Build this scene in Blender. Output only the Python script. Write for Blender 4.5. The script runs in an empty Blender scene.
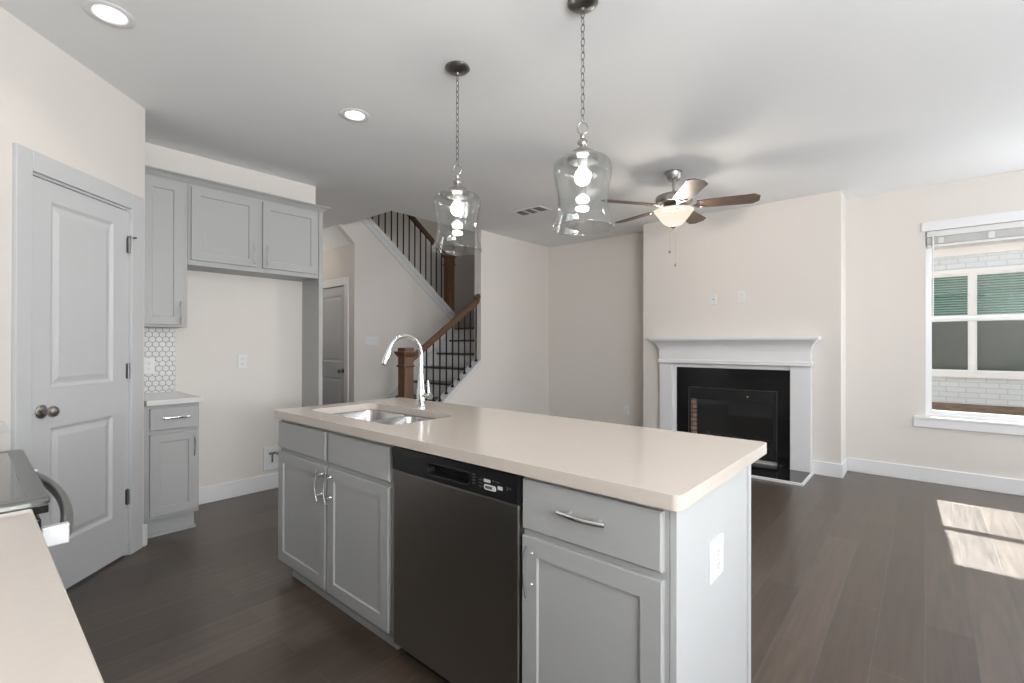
import bpy, bmesh, math, random
from mathutils import Vector, Matrix
random.seed(7)
PI = math.pi
S = bpy.context.scene
COL = S.collection

# ---------------------------------------------------------------- camera, world, sun, exposure
F_PX, AZ, PITCH, ROLL, EYE = 476.0, 0.7145, 0.003, 0.0017, 1.28
fw = Vector((math.cos(AZ) * math.cos(PITCH), math.sin(AZ) * math.cos(PITCH), math.sin(PITCH)))
rt = Vector((math.sin(AZ), -math.cos(AZ), 0))
up = rt.cross(fw)
r2 = math.cos(ROLL) * rt + math.sin(ROLL) * up
u2 = -math.sin(ROLL) * rt + math.cos(ROLL) * up
cam = bpy.data.cameras.new('camera')
cam.sensor_width = 36.0
cam.lens = F_PX / 1024 * 36.0
cam.shift_y = 1.71 / 1024
cam.clip_start = 0.02
co = bpy.data.objects.new('camera', cam)
COL.objects.link(co)
co.matrix_world = Matrix(((r2.x, u2.x, -fw.x, 0), (r2.y, u2.y, -fw.y, 0), (r2.z, u2.z, -fw.z, EYE), (0, 0, 0, 1)))
S.camera = co

S.view_settings.view_transform = 'Standard'
S.view_settings.look = 'None'
S.view_settings.gamma = 1.0
S.view_settings.use_curve_mapping = False
S.view_settings.exposure = 0.08

world = bpy.data.worlds.new('sky')
S.world = world
world.use_nodes = True
wn = world.node_tree
wn.nodes.clear()
wo = wn.nodes.new('ShaderNodeOutputWorld')
wb = wn.nodes.new('ShaderNodeBackground')
ws = wn.nodes.new('ShaderNodeTexSky')
ws.sky_type = 'NISHITA'
ws.sun_disc = False
ws.sun_elevation = math.radians(46)
ws.sun_rotation = math.radians(90)
wb.inputs['Strength'].default_value = 0.105
wn.links.new(ws.outputs['Color'], wb.inputs['Color'])
wn.links.new(wb.outputs['Background'], wo.inputs['Surface'])


def lamp(name, kind, loc, energy, color=(1, 1, 1), aim=None, parent=None, **kw):
    l = bpy.data.lights.new(name, kind)
    l.energy = energy
    l.color = color
    for k, v in kw.items():
        setattr(l, k, v)
    o = bpy.data.objects.new(name, l)
    COL.objects.link(o)
    o.location = loc
    if aim is not None:
        o.rotation_euler = Vector(aim).to_track_quat('-Z', 'Y').to_euler()
    if parent:
        o.parent = parent
    return o


# sunlight falls through window_1 almost square to its wall
lamp('sunlight', 'SUN', (12, 0, 8), 12.0, (1.0, 0.94, 0.88), aim=(-1, -0.035, -1.02), angle=math.radians(0.6))
# unseen windows beside the camera, aimed up to brighten the ceiling, plus added fills
lamp('daylight_side_window', 'AREA', (2.1, -3.85, 1.45), 88.0, (0.93, 0.965, 1.0), aim=(0.0, 1, 1.0), shape='RECTANGLE', size=3.2, size_y=1.7)
lamp('far_zone_fill', 'AREA', (5.86, -1.56, 1.35), 44.0, (0.93, 0.965, 1.0), aim=(-1, 1.6, -0.05), shape='RECTANGLE', size=0.9, size_y=1.4)  # added fill in the unseen twin window, for stairs and far ceiling
lamp('daylight_kitchen_window', 'AREA', (0.2, -3.85, 1.5), 44.0, (0.97, 0.985, 1.0), aim=(0.2, 1, 1.7), shape='RECTANGLE', size=1.6, size_y=1.5)
lamp('kitchen_fill', 'AREA', (-0.52, -2.2, 1.6), 310.0, (0.96, 0.98, 1.0), aim=(0.42, 1.25, 1.7), shape='RECTANGLE', size=1.9, size_y=1.2)  # added fill, no window in this wall; lifts island fronts and ceiling
lamp('stairwell_fill', 'AREA', (5.9, 5.6, 4.2), 11.0, (1.0, 0.97, 0.93), aim=(-1, 0, -0.25), shape='RECTANGLE', size=0.9, size_y=1.1)  # added lamp, no window modelled here; lights the upper stairwell
lamp('hall_fill', 'POINT', (2.65, 6.6, 2.4), 8.0, (1.0, 0.93, 0.84), shadow_soft_size=0.12)  # unseen lamp added to brighten the hall
S.cycles.max_bounces = 12
S.cycles.diffuse_bounces = 6
S.cycles.glossy_bounces = 5
S.cycles.transparent_max_bounces = 16
S.cycles.sample_clamp_indirect = 6.0
S.cycles.caustics_reflective = False
S.cycles.caustics_refractive = False


# ---------------------------------------------------------------- materials
def lin(c):
    c = c / 255.0
    return c / 12.92 if c <= 0.04045 else ((c + 0.055) / 1.055) ** 2.4


def rgb(r, g, b):
    return (lin(r), lin(g), lin(b), 1)


def mat(name, col, rough=0.5, metal=0.0, var=0.04, scale=8.0, bump=0.0, bscale=200.0, spec=0.5, coat=0.0, stretch=None):
    m = bpy.data.materials.new(name)
    m.use_nodes = True
    nt = m.node_tree
    b = nt.nodes['Principled BSDF']
    tc = nt.nodes.new('ShaderNodeTexCoord')
    mp = nt.nodes.new('ShaderNodeMapping')
    nt.links.new(tc.outputs['Object'], mp.inputs['Vector'])
    if stretch:
        mp.inputs['Scale'].default_value = stretch
    n = nt.nodes.new('ShaderNodeTexNoise')
    n.inputs['Scale'].default_value = scale
    n.inputs['Detail'].default_value = 4
    nt.links.new(mp.outputs['Vector'], n.inputs['Vector'])
    mx = nt.nodes.new('ShaderNodeMixRGB')
    mx.inputs['Color1'].default_value = tuple(min(1, c * (1 - var)) for c in col[:3]) + (1,)
    mx.inputs['Color2'].default_value = tuple(min(1, c * (1 + var)) for c in col[:3]) + (1,)
    nt.links.new(n.outputs['Fac'], mx.inputs['Fac'])
    nt.links.new(mx.outputs['Color'], b.inputs['Base Color'])
    b.inputs['Roughness'].default_value = rough
    b.inputs['Metallic'].default_value = metal
    b.inputs['Specular IOR Level'].default_value = spec
    b.inputs['Coat Weight'].default_value = coat
    if bump:
        n2 = nt.nodes.new('ShaderNodeTexNoise')
        n2.inputs['Scale'].default_value = bscale
        n2.inputs['Detail'].default_value = 3
        nt.links.new(mp.outputs['Vector'], n2.inputs['Vector'])
        bp = nt.nodes.new('ShaderNodeBump')
        bp.inputs['Strength'].default_value = bump
        bp.inputs['Distance'].default_value = 0.002
        nt.links.new(n2.outputs['Fac'], bp.inputs['Height'])
        nt.links.new(bp.outputs['Normal'], b.inputs['Normal'])
    return m


def emit(name, col, strength, clear=0.0):
    m = bpy.data.materials.new(name)
    m.use_nodes = True
    nt = m.node_tree
    nt.nodes.clear()
    o = nt.nodes.new('ShaderNodeOutputMaterial')
    e = nt.nodes.new('ShaderNodeEmission')
    e.inputs['Color'].default_value = tuple(col) + (1,)
    e.inputs['Strength'].default_value = strength
    if clear:          # frosted glass: part of the lamp's light goes straight through
        t = nt.nodes.new('ShaderNodeBsdfTransparent')
        x = nt.nodes.new('ShaderNodeMixShader')
        x.inputs[0].default_value = clear
        nt.links.new(e.outputs[0], x.inputs[1])
        nt.links.new(t.outputs[0], x.inputs[2])
        nt.links.new(x.outputs[0], o.inputs[0])
    else:
        nt.links.new(e.outputs[0], o.inputs[0])
    return m


def thin_glass(name, tint, ior=1.5, rough=0.01, gain=1.0):
    m = bpy.data.materials.new(name)
    m.use_nodes = True
    nt = m.node_tree
    nt.nodes.clear()
    o = nt.nodes.new('ShaderNodeOutputMaterial')
    t = nt.nodes.new('ShaderNodeBsdfTransparent')
    t.inputs['Color'].default_value = tuple(tint) + (1,)
    g = nt.nodes.new('ShaderNodeBsdfGlossy')
    g.inputs['Roughness'].default_value = rough
    ge = nt.nodes.new('ShaderNodeNewGeometry')
    dt = nt.nodes.new('ShaderNodeVectorMath')
    dt.operation = 'DOT_PRODUCT'
    nt.links.new(ge.outputs['Normal'], dt.inputs[0])
    nt.links.new(ge.outputs['Incoming'], dt.inputs[1])
    chain = [('ABSOLUTE', None), ('SUBTRACT', 'rev'), ('POWER', 5.0), ('MULTIPLY', 0.96), ('ADD', ((ior - 1) / (ior + 1)) ** 2)]
    src = dt.outputs['Value']
    for op, val in chain:          # Fresnel of a pane, the same from both sides
        f = nt.nodes.new('ShaderNodeMath')
        f.operation = op
        f.use_clamp = True
        if val == 'rev':
            f.inputs[0].default_value = 1.0
            nt.links.new(src, f.inputs[1])
        else:
            nt.links.new(src, f.inputs[0])
            if val is not None:
                f.inputs[1].default_value = val
        src = f.outputs[0]
    k = nt.nodes.new('ShaderNodeMath')
    k.operation = 'MULTIPLY'
    k.inputs[1].default_value = gain
    k.use_clamp = True
    mx = nt.nodes.new('ShaderNodeMixShader')
    nt.links.new(f.outputs[0], k.inputs[0])
    nt.links.new(k.outputs[0], mx.inputs[0])
    nt.links.new(t.outputs[0], mx.inputs[1])
    nt.links.new(g.outputs[0], mx.inputs[2])
    nt.links.new(mx.outputs[0], o.inputs[0])
    return m


def brick_mat(name, c1, c2, mortar, w, h, msize, rough, axes=None, bump=0.3, grain=None, spec=0.5, rvar=0.0):
    m = bpy.data.materials.new(name)
    m.use_nodes = True
    nt = m.node_tree
    b = nt.nodes['Principled BSDF']
    b.inputs['Specular IOR Level'].default_value = spec
    tc = nt.nodes.new('ShaderNodeTexCoord')
    mp = nt.nodes.new('ShaderNodeMapping')
    if axes:           # which two object axes run along and up the courses
        sp = nt.nodes.new('ShaderNodeSeparateXYZ')
        cx = nt.nodes.new('ShaderNodeCombineXYZ')
        nt.links.new(tc.outputs['Object'], sp.inputs[0])
        nt.links.new(sp.outputs['XYZ'.index(axes[0])], cx.inputs[0])
        nt.links.new(sp.outputs['XYZ'.index(axes[1])], cx.inputs[1])
        nt.links.new(cx.outputs[0], mp.inputs['Vector'])
    else:
        nt.links.new(tc.outputs['Object'], mp.inputs['Vector'])
    br = nt.nodes.new('ShaderNodeTexBrick')
    br.offset = 0.37
    br.inputs['Color1'].default_value = c1
    br.inputs['Color2'].default_value = c2
    br.inputs['Mortar'].default_value = mortar
    br.inputs['Scale'].default_value = 1.0
    br.inputs['Mortar Size'].default_value = msize
    br.inputs['Mortar Smooth'].default_value = 0.3
    br.inputs['Brick Width'].default_value = w
    br.inputs['Row Height'].default_value = h
    nt.links.new(mp.outputs['Vector'], br.inputs['Vector'])
    last = br.outputs['Color']
    if grain:
        m2 = nt.nodes.new('ShaderNodeMapping')
        m2.inputs['Scale'].default_value = grain
        nt.links.new(mp.outputs['Vector'], m2.inputs['Vector'])
        n = nt.nodes.new('ShaderNodeTexNoise')
        n.inputs['Scale'].default_value = 1.0
        n.inputs['Detail'].default_value = 6
        n.inputs['Roughness'].default_value = 0.6
        nt.links.new(m2.outputs['Vector'], n.inputs['Vector'])
        ov = nt.nodes.new('ShaderNodeMixRGB')
        ov.blend_type = 'OVERLAY'
        ov.inputs['Fac'].default_value = 0.6
        nt.links.new(last, ov.inputs['Color1'])
        st = nt.nodes.new('ShaderNodeMapRange')
        st.inputs['From Min'].default_value = 0.30
        st.inputs['From Max'].default_value = 0.70
        st.inputs['To Min'].default_value = 0.22
        st.inputs['To Max'].default_value = 0.78
        nt.links.new(n.outputs['Fac'], st.inputs['Value'])
        nt.links.new(st.outputs[0], ov.inputs['Color2'])
        last = ov.outputs['Color']
        mr = nt.nodes.new('ShaderNodeMapRange')
        mr.inputs['To Min'].default_value = rough - rvar
        mr.inputs['To Max'].default_value = rough + rvar
        nt.links.new(n.outputs['Fac'], mr.inputs['Value'])
        nt.links.new(mr.outputs[0], b.inputs['Roughness'])
    else:
        b.inputs['Roughness'].default_value = rough
    nt.links.new(last, b.inputs['Base Color'])
    bp = nt.nodes.new('ShaderNodeBump')
    bp.inputs['Strength'].default_value = bump
    bp.inputs['Distance'].default_value = 0.003
    bp.invert = True
    nt.links.new(br.outputs['Fac'], bp.inputs['Height'])
    nt.links.new(bp.outputs['Normal'], b.inputs['Normal'])
    return m


M = {}
M['wall'] = mat('wall_paint', (0.715, 0.68, 0.645, 1), 0.75, var=0.012, scale=2, bump=0.04, bscale=300)
M['ceiling'] = mat('ceiling_paint', (0.83, 0.845, 0.855, 1), 0.85, var=0.01, scale=2, bump=0.05, bscale=250)
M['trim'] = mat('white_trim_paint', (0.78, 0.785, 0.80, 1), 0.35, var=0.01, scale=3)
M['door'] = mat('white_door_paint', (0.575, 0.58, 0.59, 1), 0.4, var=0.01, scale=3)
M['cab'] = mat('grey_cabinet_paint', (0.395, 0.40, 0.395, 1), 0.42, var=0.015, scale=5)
M['cab_lit'] = mat('grey_cabinet_paint_lit', (0.50, 0.51, 0.515, 1), 0.42, var=0.015, scale=5)  # same cabinet grey, lightened to paint in the window daylight
M['quartz'] = mat('cream_quartz', (0.6, 0.54, 0.485, 1), 0.13, var=0.03, scale=60)
M['quartz2'] = mat('white_quartz', (0.66, 0.66, 0.65, 1), 0.16, var=0.03, scale=60)
M['chrome'] = mat('polished_chrome', (0.86, 0.87, 0.88, 1), 0.07, 1.0, var=0.01)
M['satin'] = mat('metal_painted_glint', (0.88, 0.88, 0.88, 1), 0.5, 0.6, var=0.01)  # pale half-dull metal, its colour standing in for a bright reflection
M['nickel'] = mat('brushed_nickel', (0.40, 0.385, 0.365, 1), 0.32, 1.0, var=0.06, scale=30)
M['darknickel'] = mat('dark_nickel', (0.22, 0.215, 0.21, 1), 0.3, 1.0, var=0.06, scale=30)
M['steel'] = mat('dishwasher_steel', (0.295, 0.283, 0.266, 1), 0.36, 1.0, var=0.10, scale=3, stretch=(1, 1, 160))
M['sink'] = mat('sink_steel', (0.5, 0.5, 0.5, 1), 0.22, 1.0, var=0.05, scale=6)
M['black'] = mat('black_plastic', (0.012, 0.012, 0.013, 1), 0.28, var=0.1)
M['pocket'] = mat('pocket_black', (0.004, 0.004, 0.004, 1), 0.5, var=0.1)
M['print'] = mat('pale_print', (0.62, 0.62, 0.62, 1), 0.5, var=0.03)
M['printdim'] = mat('dim_print', (0.10, 0.10, 0.10, 1), 0.5, var=0.03)
M['blackglass'] = mat('black_ceramic_glass', (0.012, 0.013, 0.012, 1), 0.06, var=0.05, coat=0.5)
M['rangeframe'] = mat('cooktop_frame', (0.16, 0.165, 0.155, 1), 0.28, 0.7, var=0.03)
M['blacktile'] = brick_mat('black_granite_tile', (0.006, 0.006, 0.007, 1), (0.009, 0.009, 0.010, 1), (0.002, 0.002, 0.002, 1), 0.61, 0.305, 0.002, 0.12, axes='XZ', bump=0.1)
M['hearth'] = mat('black_granite_hearth', (0.010, 0.011, 0.012, 1), 0.07, var=0.3, scale=90)
M['firebox'] = mat('firebox_black', (0.010, 0.010, 0.010, 1), 0.35, var=0.1)
M['fireback'] = brick_mat('firebrick', (0.55, 0.17, 0.09, 1), (0.66, 0.50, 0.38, 1), (0.10, 0.09, 0.08, 1), 0.10, 0.05, 0.006, 0.8, axes='XZ')  # brick colours brightened in place of a reflection on the glass
M['log'] = mat('charred_log', (0.035, 0.028, 0.022, 1), 0.9, var=0.5, scale=30, bump=0.8, bscale=40)
M['fireglass'] = thin_glass('fireplace_glass', (0.86, 0.88, 0.88), gain=1.5)
M['bronze'] = mat('oil_rubbed_iron', (0.012, 0.010, 0.009, 1), 0.45, 0.6, var=0.1)
M['wood'] = mat('brown_stained_wood', (0.135, 0.072, 0.040, 1), 0.38, var=0.45, scale=9, stretch=(6, 6, 0.8))
M['woodrail'] = mat('brown_stained_rail', (0.115, 0.062, 0.036, 1), 0.36, var=0.35, scale=9, stretch=(0.8, 6, 3))
M['tread'] = mat('dark_tread_wood', (0.050, 0.032, 0.024, 1), 0.35, var=0.3, scale=8, stretch=(5, 0.7, 5))
M['stairpaint'] = mat('stair_trim_paint', (0.64, 0.645, 0.655, 1), 0.45, var=0.01)
M['floor'] = brick_mat('dark_plank_floor', (0.056, 0.038, 0.026, 1), (0.094, 0.068, 0.051, 1), (0.085, 0.075, 0.070, 1), 1.45, 0.165, 0.0022, 0.31, bump=0.25, grain=(2.5, 34, 1), rvar=0.07, spec=0.78)  # seam colour lightened to paint in highlights on the plank bevels
M['tile'] = mat('marble_hex_tile', (0.66, 0.66, 0.65, 1), 0.2, var=0.12, scale=24)
M['grout'] = mat('grey_grout', (0.27, 0.27, 0.27, 1), 0.8, var=0.05)
M['plate'] = mat('white_plate_plastic', (0.74, 0.745, 0.75, 1), 0.35, var=0.01)
M['slot'] = mat('socket_slot', (0.10, 0.10, 0.10, 1), 0.6, var=0.05)
M['beads'] = mat('pull_chain_beads', (0.30, 0.285, 0.27, 1), 0.7, var=0.05)
M['blade'] = mat('greyed_walnut_blade', (0.120, 0.082, 0.060, 1), 0.5, var=0.35, scale=7, stretch=(1, 9, 9))
M['bowl'] = emit('lit_frosted_bowl', (1.0, 0.84, 0.69), 1.15, 0.40)
M['bulb'] = emit('lit_bulb', (1.0, 0.95, 0.88), 14.0)
M['can'] = emit('lit_recessed_lens', (1.0, 0.97, 0.93), 7.0)
M['shade'] = thin_glass('clear_shade_glass', (0.955, 0.963, 0.96), gain=1.7)
M['pane'] = thin_glass('window_pane_glass', (0.97, 0.985, 0.98))
M['vinyl'] = mat('white_vinyl', (0.80, 0.81, 0.82, 1), 0.35, var=0.01)
M['blind'] = mat('white_blind_slat', (0.72, 0.72, 0.71, 1), 0.45, var=0.02)
M['extbrick'] = brick_mat('white_brick_sky_tint', (0.66, 0.715, 0.75, 1), (0.70, 0.76, 0.80, 1), (0.55, 0.60, 0.63, 1), 0.21, 0.075, 0.007, 0.8, axes='YZ', bump=0.6)  # white brick with the blue of sky shade put into its colours
M['extwhite'] = mat('exterior_white_paint', (0.90, 0.91, 0.92, 1), 0.5, var=0.02)
M['extglass'] = thin_glass('neighbour_pane', (0.76, 0.90, 0.87), gain=1.0)
M['extblind'] = mat('neighbour_blind', (0.5, 0.7, 0.66, 1), 0.6, var=0.05)
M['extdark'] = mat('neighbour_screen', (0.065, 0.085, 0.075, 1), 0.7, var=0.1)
M['mulch'] = mat('leaf_mulch', (0.3, 0.19, 0.125, 1), 0.95, var=0.85, scale=5, bump=1.0, bscale=40)
M['shingle'] = mat('roof_shingle', (0.16, 0.155, 0.15, 1), 0.9, var=0.3, scale=20)
M['dark'] = mat('shadow_gap', (0.05, 0.05, 0.05, 1), 0.8, var=0.05)


# ---------------------------------------------------------------- mesh helpers
class MB:
    def __init__(s):
        s.bm = bmesh.new()
        s.mi = 0

    def face(s, vs):
        try:
            f = s.bm.faces.new(vs)
            f.material_index = s.mi
            return f
        except ValueError:
            return None

    def v(s, *p):
        return s.bm.verts.new(p)

    def box(s, x0, x1, y0, y1, z0, z1):
        x0, x1 = min(x0, x1), max(x0, x1)
        y0, y1 = min(y0, y1), max(y0, y1)
        z0, z1 = min(z0, z1), max(z0, z1)
        v = [s.v(x, y, z) for x in (x0, x1) for y in (y0, y1) for z in (z0, z1)]
        for q in ((0, 1, 3, 2), (4, 6, 7, 5), (0, 4, 5, 1), (2, 3, 7, 6), (0, 2, 6, 4), (1, 5, 7, 3)):
            s.face([v[i] for i in q])
        return s

    def loops(s, rings, closed=True, cap0=False, cap1=False):
        """skin between successive rings of points"""
        R = [[s.v(*p) for p in r] for r in rings]
        n = len(R[0])
        for a, b in zip(R, R[1:]):
            for i in range(n if closed else n - 1):
                j = (i + 1) % n
                s.face((a[i], a[j], b[j], b[i]))
        if cap0:
            s.face(list(reversed(R[0])))
        if cap1:
            s.face(R[-1])
        return s

    def lathe(s, prof, c=(0, 0, 0), seg=32, axis='z', cap0=False, cap1=False):
        rings = []
        for r, h in prof:
            ring = []
            for i in range(seg):
                a = 2 * PI * i / seg
                p = (r * math.cos(a), r * math.sin(a), h)
                if axis == 'x':
                    p = (h, r * math.cos(a), r * math.sin(a))
                elif axis == 'y':
                    p = (r * math.sin(a), h, r * math.cos(a))
                ring.append((p[0] + c[0], p[1] + c[1], p[2] + c[2]))
            rings.append(ring)
        return s.loops(rings, True, cap0, cap1)

    def tube(s, path, r, seg=10, flat=None, cap=True, closed=False):
        """round (or flat=(a,b) elliptical) tube along a path"""
        P = [Vector(p) for p in path]
        n = len(P)
        rr = r if isinstance(r, (list, tuple)) else [r] * n
        rings = []
        prev = None
        for i in range(n):
            if closed:
                t = (P[(i + 1) % n] - P[i - 1]).normalized()
            else:
                t = (P[min(i + 1, n - 1)] - P[max(i - 1, 0)]).normalized()
            if prev is None:
                ref = Vector((0, 0, 1)) if abs(t.z) < 0.9 else Vector((1, 0, 0))
                u = t.cross(ref).normalized()
            else:
                u = (prev - t * prev.dot(t)).normalized()
            w = t.cross(u)
            prev = u
            fa, fb = flat if flat else (1, 1)
            rings.append([tuple(P[i] + rr[i] * (fa * math.cos(2 * PI * k / seg) * u + fb * math.sin(2 * PI * k / seg) * w)) for k in range(seg)])
        if closed:
            rings.append(rings[0])
        s.loops(rings, True, cap and not closed, cap and not closed)
        if closed:
            bmesh.ops.remove_doubles(s.bm, verts=s.bm.verts, dist=1e-6)
        return s

    def prism(s, poly, plane, a, b):
        """extrude a 2-D polygon: plane 'xz' between y=a and y=b, 'yz' along x, 'xy' along z"""
        def P(u, w, h):
            return {'xz': (u, h, w), 'yz': (h, u, w), 'xy': (u, w, h)}[plane]
        A = [s.v(*P(u, w, a)) for u, w in poly]
        B = [s.v(*P(u, w, b)) for u, w in poly]
        n = len(poly)
        s.face(A)
        s.face(list(reversed(B)))
        for i in range(n):
            j = (i + 1) % n
            s.face((A[i], B[i], B[j], A[j]))
        return s

    def holed(s, outer, holes, z0, z1):
        """flat slab with holes, from z0 to z1"""
        for z in (z0, z1):
            ed = []
            for lp in [outer] + holes:
                vs = [s.v(x, y, z) for x, y in lp]
                for i in range(len(vs)):
                    ed.append(s.bm.edges.new((vs[i], vs[(i + 1) % len(vs)])))
            g = bmesh.ops.triangle_fill(s.bm, edges=ed, use_beauty=True, use_dissolve=False)
            for f in g['geom']:
                if isinstance(f, bmesh.types.BMFace):
                    f.material_index = s.mi
        for lp in [outer] + holes:
            n = len(lp)
            for i in range(n):
                (xa, ya), (xb, yb) = lp[i], lp[(i + 1) % n]
                s.face((s.v(xa, ya, z0), s.v(xb, yb, z0), s.v(xb, yb, z1), s.v(xa, ya, z1)))
        bmesh.ops.remove_doubles(s.bm, verts=s.bm.verts, dist=1e-5)
        return s

    def build(s, name, mats, parent=None, smooth=False, bev=0.0, bseg=2, solid=0.0, kind=None, label=None, normals=True):
        if normals:
            bmesh.ops.recalc_face_normals(s.bm, faces=s.bm.faces)
        me = bpy.data.meshes.new(name)
        s.bm.to_mesh(me)
        s.bm.free()
        for m in (mats if isinstance(mats, (list, tuple)) else [mats]):
            me.materials.append(M[m] if isinstance(m, str) else m)
        if smooth:
            for p in me.polygons:
                p.use_smooth = True
            if smooth != 'all':
                me.set_sharp_from_angle(angle=math.radians(38))
        o = bpy.data.objects.new(name, me)
        COL.objects.link(o)
        if parent:
            o.parent = parent
        if solid:
            md = o.modifiers.new('thickness', 'SOLIDIFY')
            md.thickness = solid
            md.offset = 1
        if bev:
            md = o.modifiers.new('edges', 'BEVEL')
            md.width = bev
            md.segments = bseg
            md.limit_method = 'ANGLE'
            md.angle_limit = math.radians(40)
        if kind:
            o['kind'] = kind
        if label:
            o['label'] = label
        return o


def thing(name, label, cat, loc=(0, 0, 0), rz=0.0, group=None):
    o = bpy.data.objects.new(name, None)
    o.empty_display_size = 0.1
    COL.objects.link(o)
    o.location = loc
    o.rotation_euler = (0, 0, rz)
    o['label'] = label
    o['category'] = cat
    if group:
        o['group'] = group
    return o


def tag(o, label, cat, group=None):
    o['label'] = label
    o['category'] = cat
    if group:
        o['group'] = group
    return o


def place(o, loc):
    """put a one-mesh thing's origin at loc without moving the mesh"""
    for v in o.data.vertices:
        v.co -= Vector(loc)
    o.location = loc
    return o


def dup(root, loc, label=None, rz=None):
    r = root.copy()
    COL.objects.link(r)
    r.location = loc
    if rz is not None:
        r.rotation_euler = (0, 0, rz)
    if label:
        r['label'] = label
    for ch in list(root.children):
        c = ch.copy()
        COL.objects.link(c)
        c.parent = r
        for g in list(ch.children):
            d = g.copy()
            COL.objects.link(d)
            d.parent = c
    return r


def sbox(name, m, *b, bev=0.0, parent=None, label=None):
    o = MB().box(*b).build(name, m, parent, bev=bev, label=label)
    if parent is None:
        o['kind'] = 'structure'
    return o


def circle(cx, cy, r, n=32):
    return [(cx + r * math.cos(2 * PI * i / n), cy + r * math.sin(2 * PI * i / n)) for i in range(n)]


def rrect(x0, x1, y0, y1, r, n=6):
    out = []
    for cx, cy, a in ((x1 - r, y1 - r, 0), (x0 + r, y1 - r, 90), (x0 + r, y0 + r, 180), (x1 - r, y0 + r, 270)):
        for i in range(n + 1):
            t = math.radians(a + 90 * i / n)
            out.append((cx + r * math.cos(t), cy + r * math.sin(t)))
    return out


# ---------------------------------------------------------------- the shell
CE = 2.78        # ceiling height
YF = 4.378       # wall behind the refrigerator alcove
YW = 4.39        # wall with the stair opening
XW = 5.925       # wall with the window
XC = 5.555       # chimney breast face
YC0, YC1 = 0.612, 2.651
YR = -4.0        # unseen wall to the right
XL = -0.58       # wall behind the range
YS = 5.52        # wall under the upper flight
XO = 3.14        # edge of the stairwell in the ceiling

fl = MB()
fl.box(XL - 0.1, 6.05, YR - 0.1, 8.1, -0.1, 0.0)
o = fl.build('floor', 'floor'); o['kind'] = 'structure'
CANS = [(0.432, 2.797), (1.674, 2.814)]
cb = MB()
cb.holed([(XL - 0.1, YR - 0.1), (6.05, YR - 0.1), (6.05, YW + 0.13), (XO, YW + 0.13), (XO, 8.1), (XL - 0.1, 8.1)], [circle(x, y, 0.066) for x, y in CANS], CE, CE + 0.28)
o = cb.build('ceiling', 'ceiling'); o['kind'] = 'structure'

# window wall (opening for window_1 and its unseen twin)
W_Y1, W_Y0, W_Z0, W_Z1 = -0.005, -0.93, 0.615, 2.35
T_Y1, T_Y0 = -1.10, -2.02
wb_ = MB()
for y0, y1, z0, z1 in ((W_Y1, YC0 + 0.05, 0, CE), (T_Y1, W_Y0, 0, CE), (YR, T_Y0, 0, CE), (W_Y0, W_Y1, 0, W_Z0), (W_Y0, W_Y1, W_Z1, CE), (T_Y0, T_Y1, 0, W_Z0), (T_Y0, T_Y1, W_Z1, CE)):
    wb_.box(XW, XW + 0.14, y0, y1, z0, z1)
o = wb_.build('wall_right', 'wall'); o['kind'] = 'structure'
sbox('wall_chimney', 'wall', XC, XW + 0.14, YC0, YC1, 0, CE)
sbox('wall_recess', 'wall', XW, XW + 0.14, YC1, 6.7, 0, 5.3)
# wall with the stair opening: sloped lower edge under the stringer
o = MB().prism([(4.44, CE), (XW, CE), (XW, 0), (3.05, 0), (4.44, 1.06)], 'xz', YW, YW + 0.12).build('wall_stair', 'wall'); o['kind'] = 'structure'
sbox('wall_back', 'wall', 0.755, 2.192, YF, YF + 0.12, 0, CE)
# wall under the upper flight
o = MB().prism([(3.28, 0), (4.95, 0), (4.95, 1.63), (3.0, 3.19), (3.0, 2.84), (3.28, 2.58)], 'xz', YS, YS + 0.1).build('wall_under_stairs', 'wall'); o['kind'] = 'structure'
D2_Y0, D2_Y1, D2_Z = 5.735, 6.495, 2.055
hb = MB()
for y0, y1, z0, z1 in ((YS + 0.1, D2_Y0, 0, 2.60), (D2_Y1, 8.1, 0, 2.60), (D2_Y0, D2_Y1, D2_Z, 2.60)):
    hb.box(3.28, 3.38, y0, y1, z0, z1)
o = hb.build('wall_hall', 'wall'); o['kind'] = 'structure'
o = MB().prism([(3.28, 2.58), (3.0, 2.84), (3.0, 3.0), (3.28, 2.74)], 'xz', YS + 0.1, 8.1).build('ceiling_slope', 'ceiling'); o['kind'] = 'structure'
sbox('wall_hall_left', 'wall', 2.09, 2.192, YF + 0.12, 8.1, 0, CE)
sbox('wall_hall_end', 'wall', 2.0, 3.4, 8.0, 8.1, 0, CE)
# upstairs shell round the stairwell
sbox('wall_upstairs_far', 'wall', 0.9, XW, 6.6, 6.7, 1.2, 5.3)
sbox('wall_upstairs_near', 'wall', 0.9, XW, YW + 0.03, YW + 0.13, CE + 0.281, 5.3)
sbox('wall_upstairs_left', 'wall', 0.9, 1.0, YW + 0.13, 6.6, CE + 0.281, 5.3)
sbox('ceiling_upstairs', 'ceiling', 0.9, XW + 0.14, YW, 6.7, 5.3, 5.4)
# pantry walls
sbox('wall_pantry', 'wall', 0.655, 0.755, 3.86, YF + 0.12, 0, CE)
DG = thing('wall_diagonal', 'diagonal pantry wall', 'wall', (0.143, 3.143, 0), PI / 4)
for k in ('label', 'category'):
    del DG[k]
DG['kind'] = 'structure'
DL, DR, DH = 0.092, 0.716, 2.088      # door opening along the diagonal wall
db = MB()
for x0, x1, z0, z1 in ((-1.05, DL - 0.02, 0, CE), (DR + 0.02, 0.866, 0, CE), (DL - 0.02, DR + 0.02, DH + 0.02, CE)):
    db.box(x0, x1, 0, 0.11, z0, z1)
db.build('wall_panel', 'wall', DG)
sbox('wall_left', 'wall', XL - 0.1, XL, YR, 2.6, 0, CE)
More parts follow.
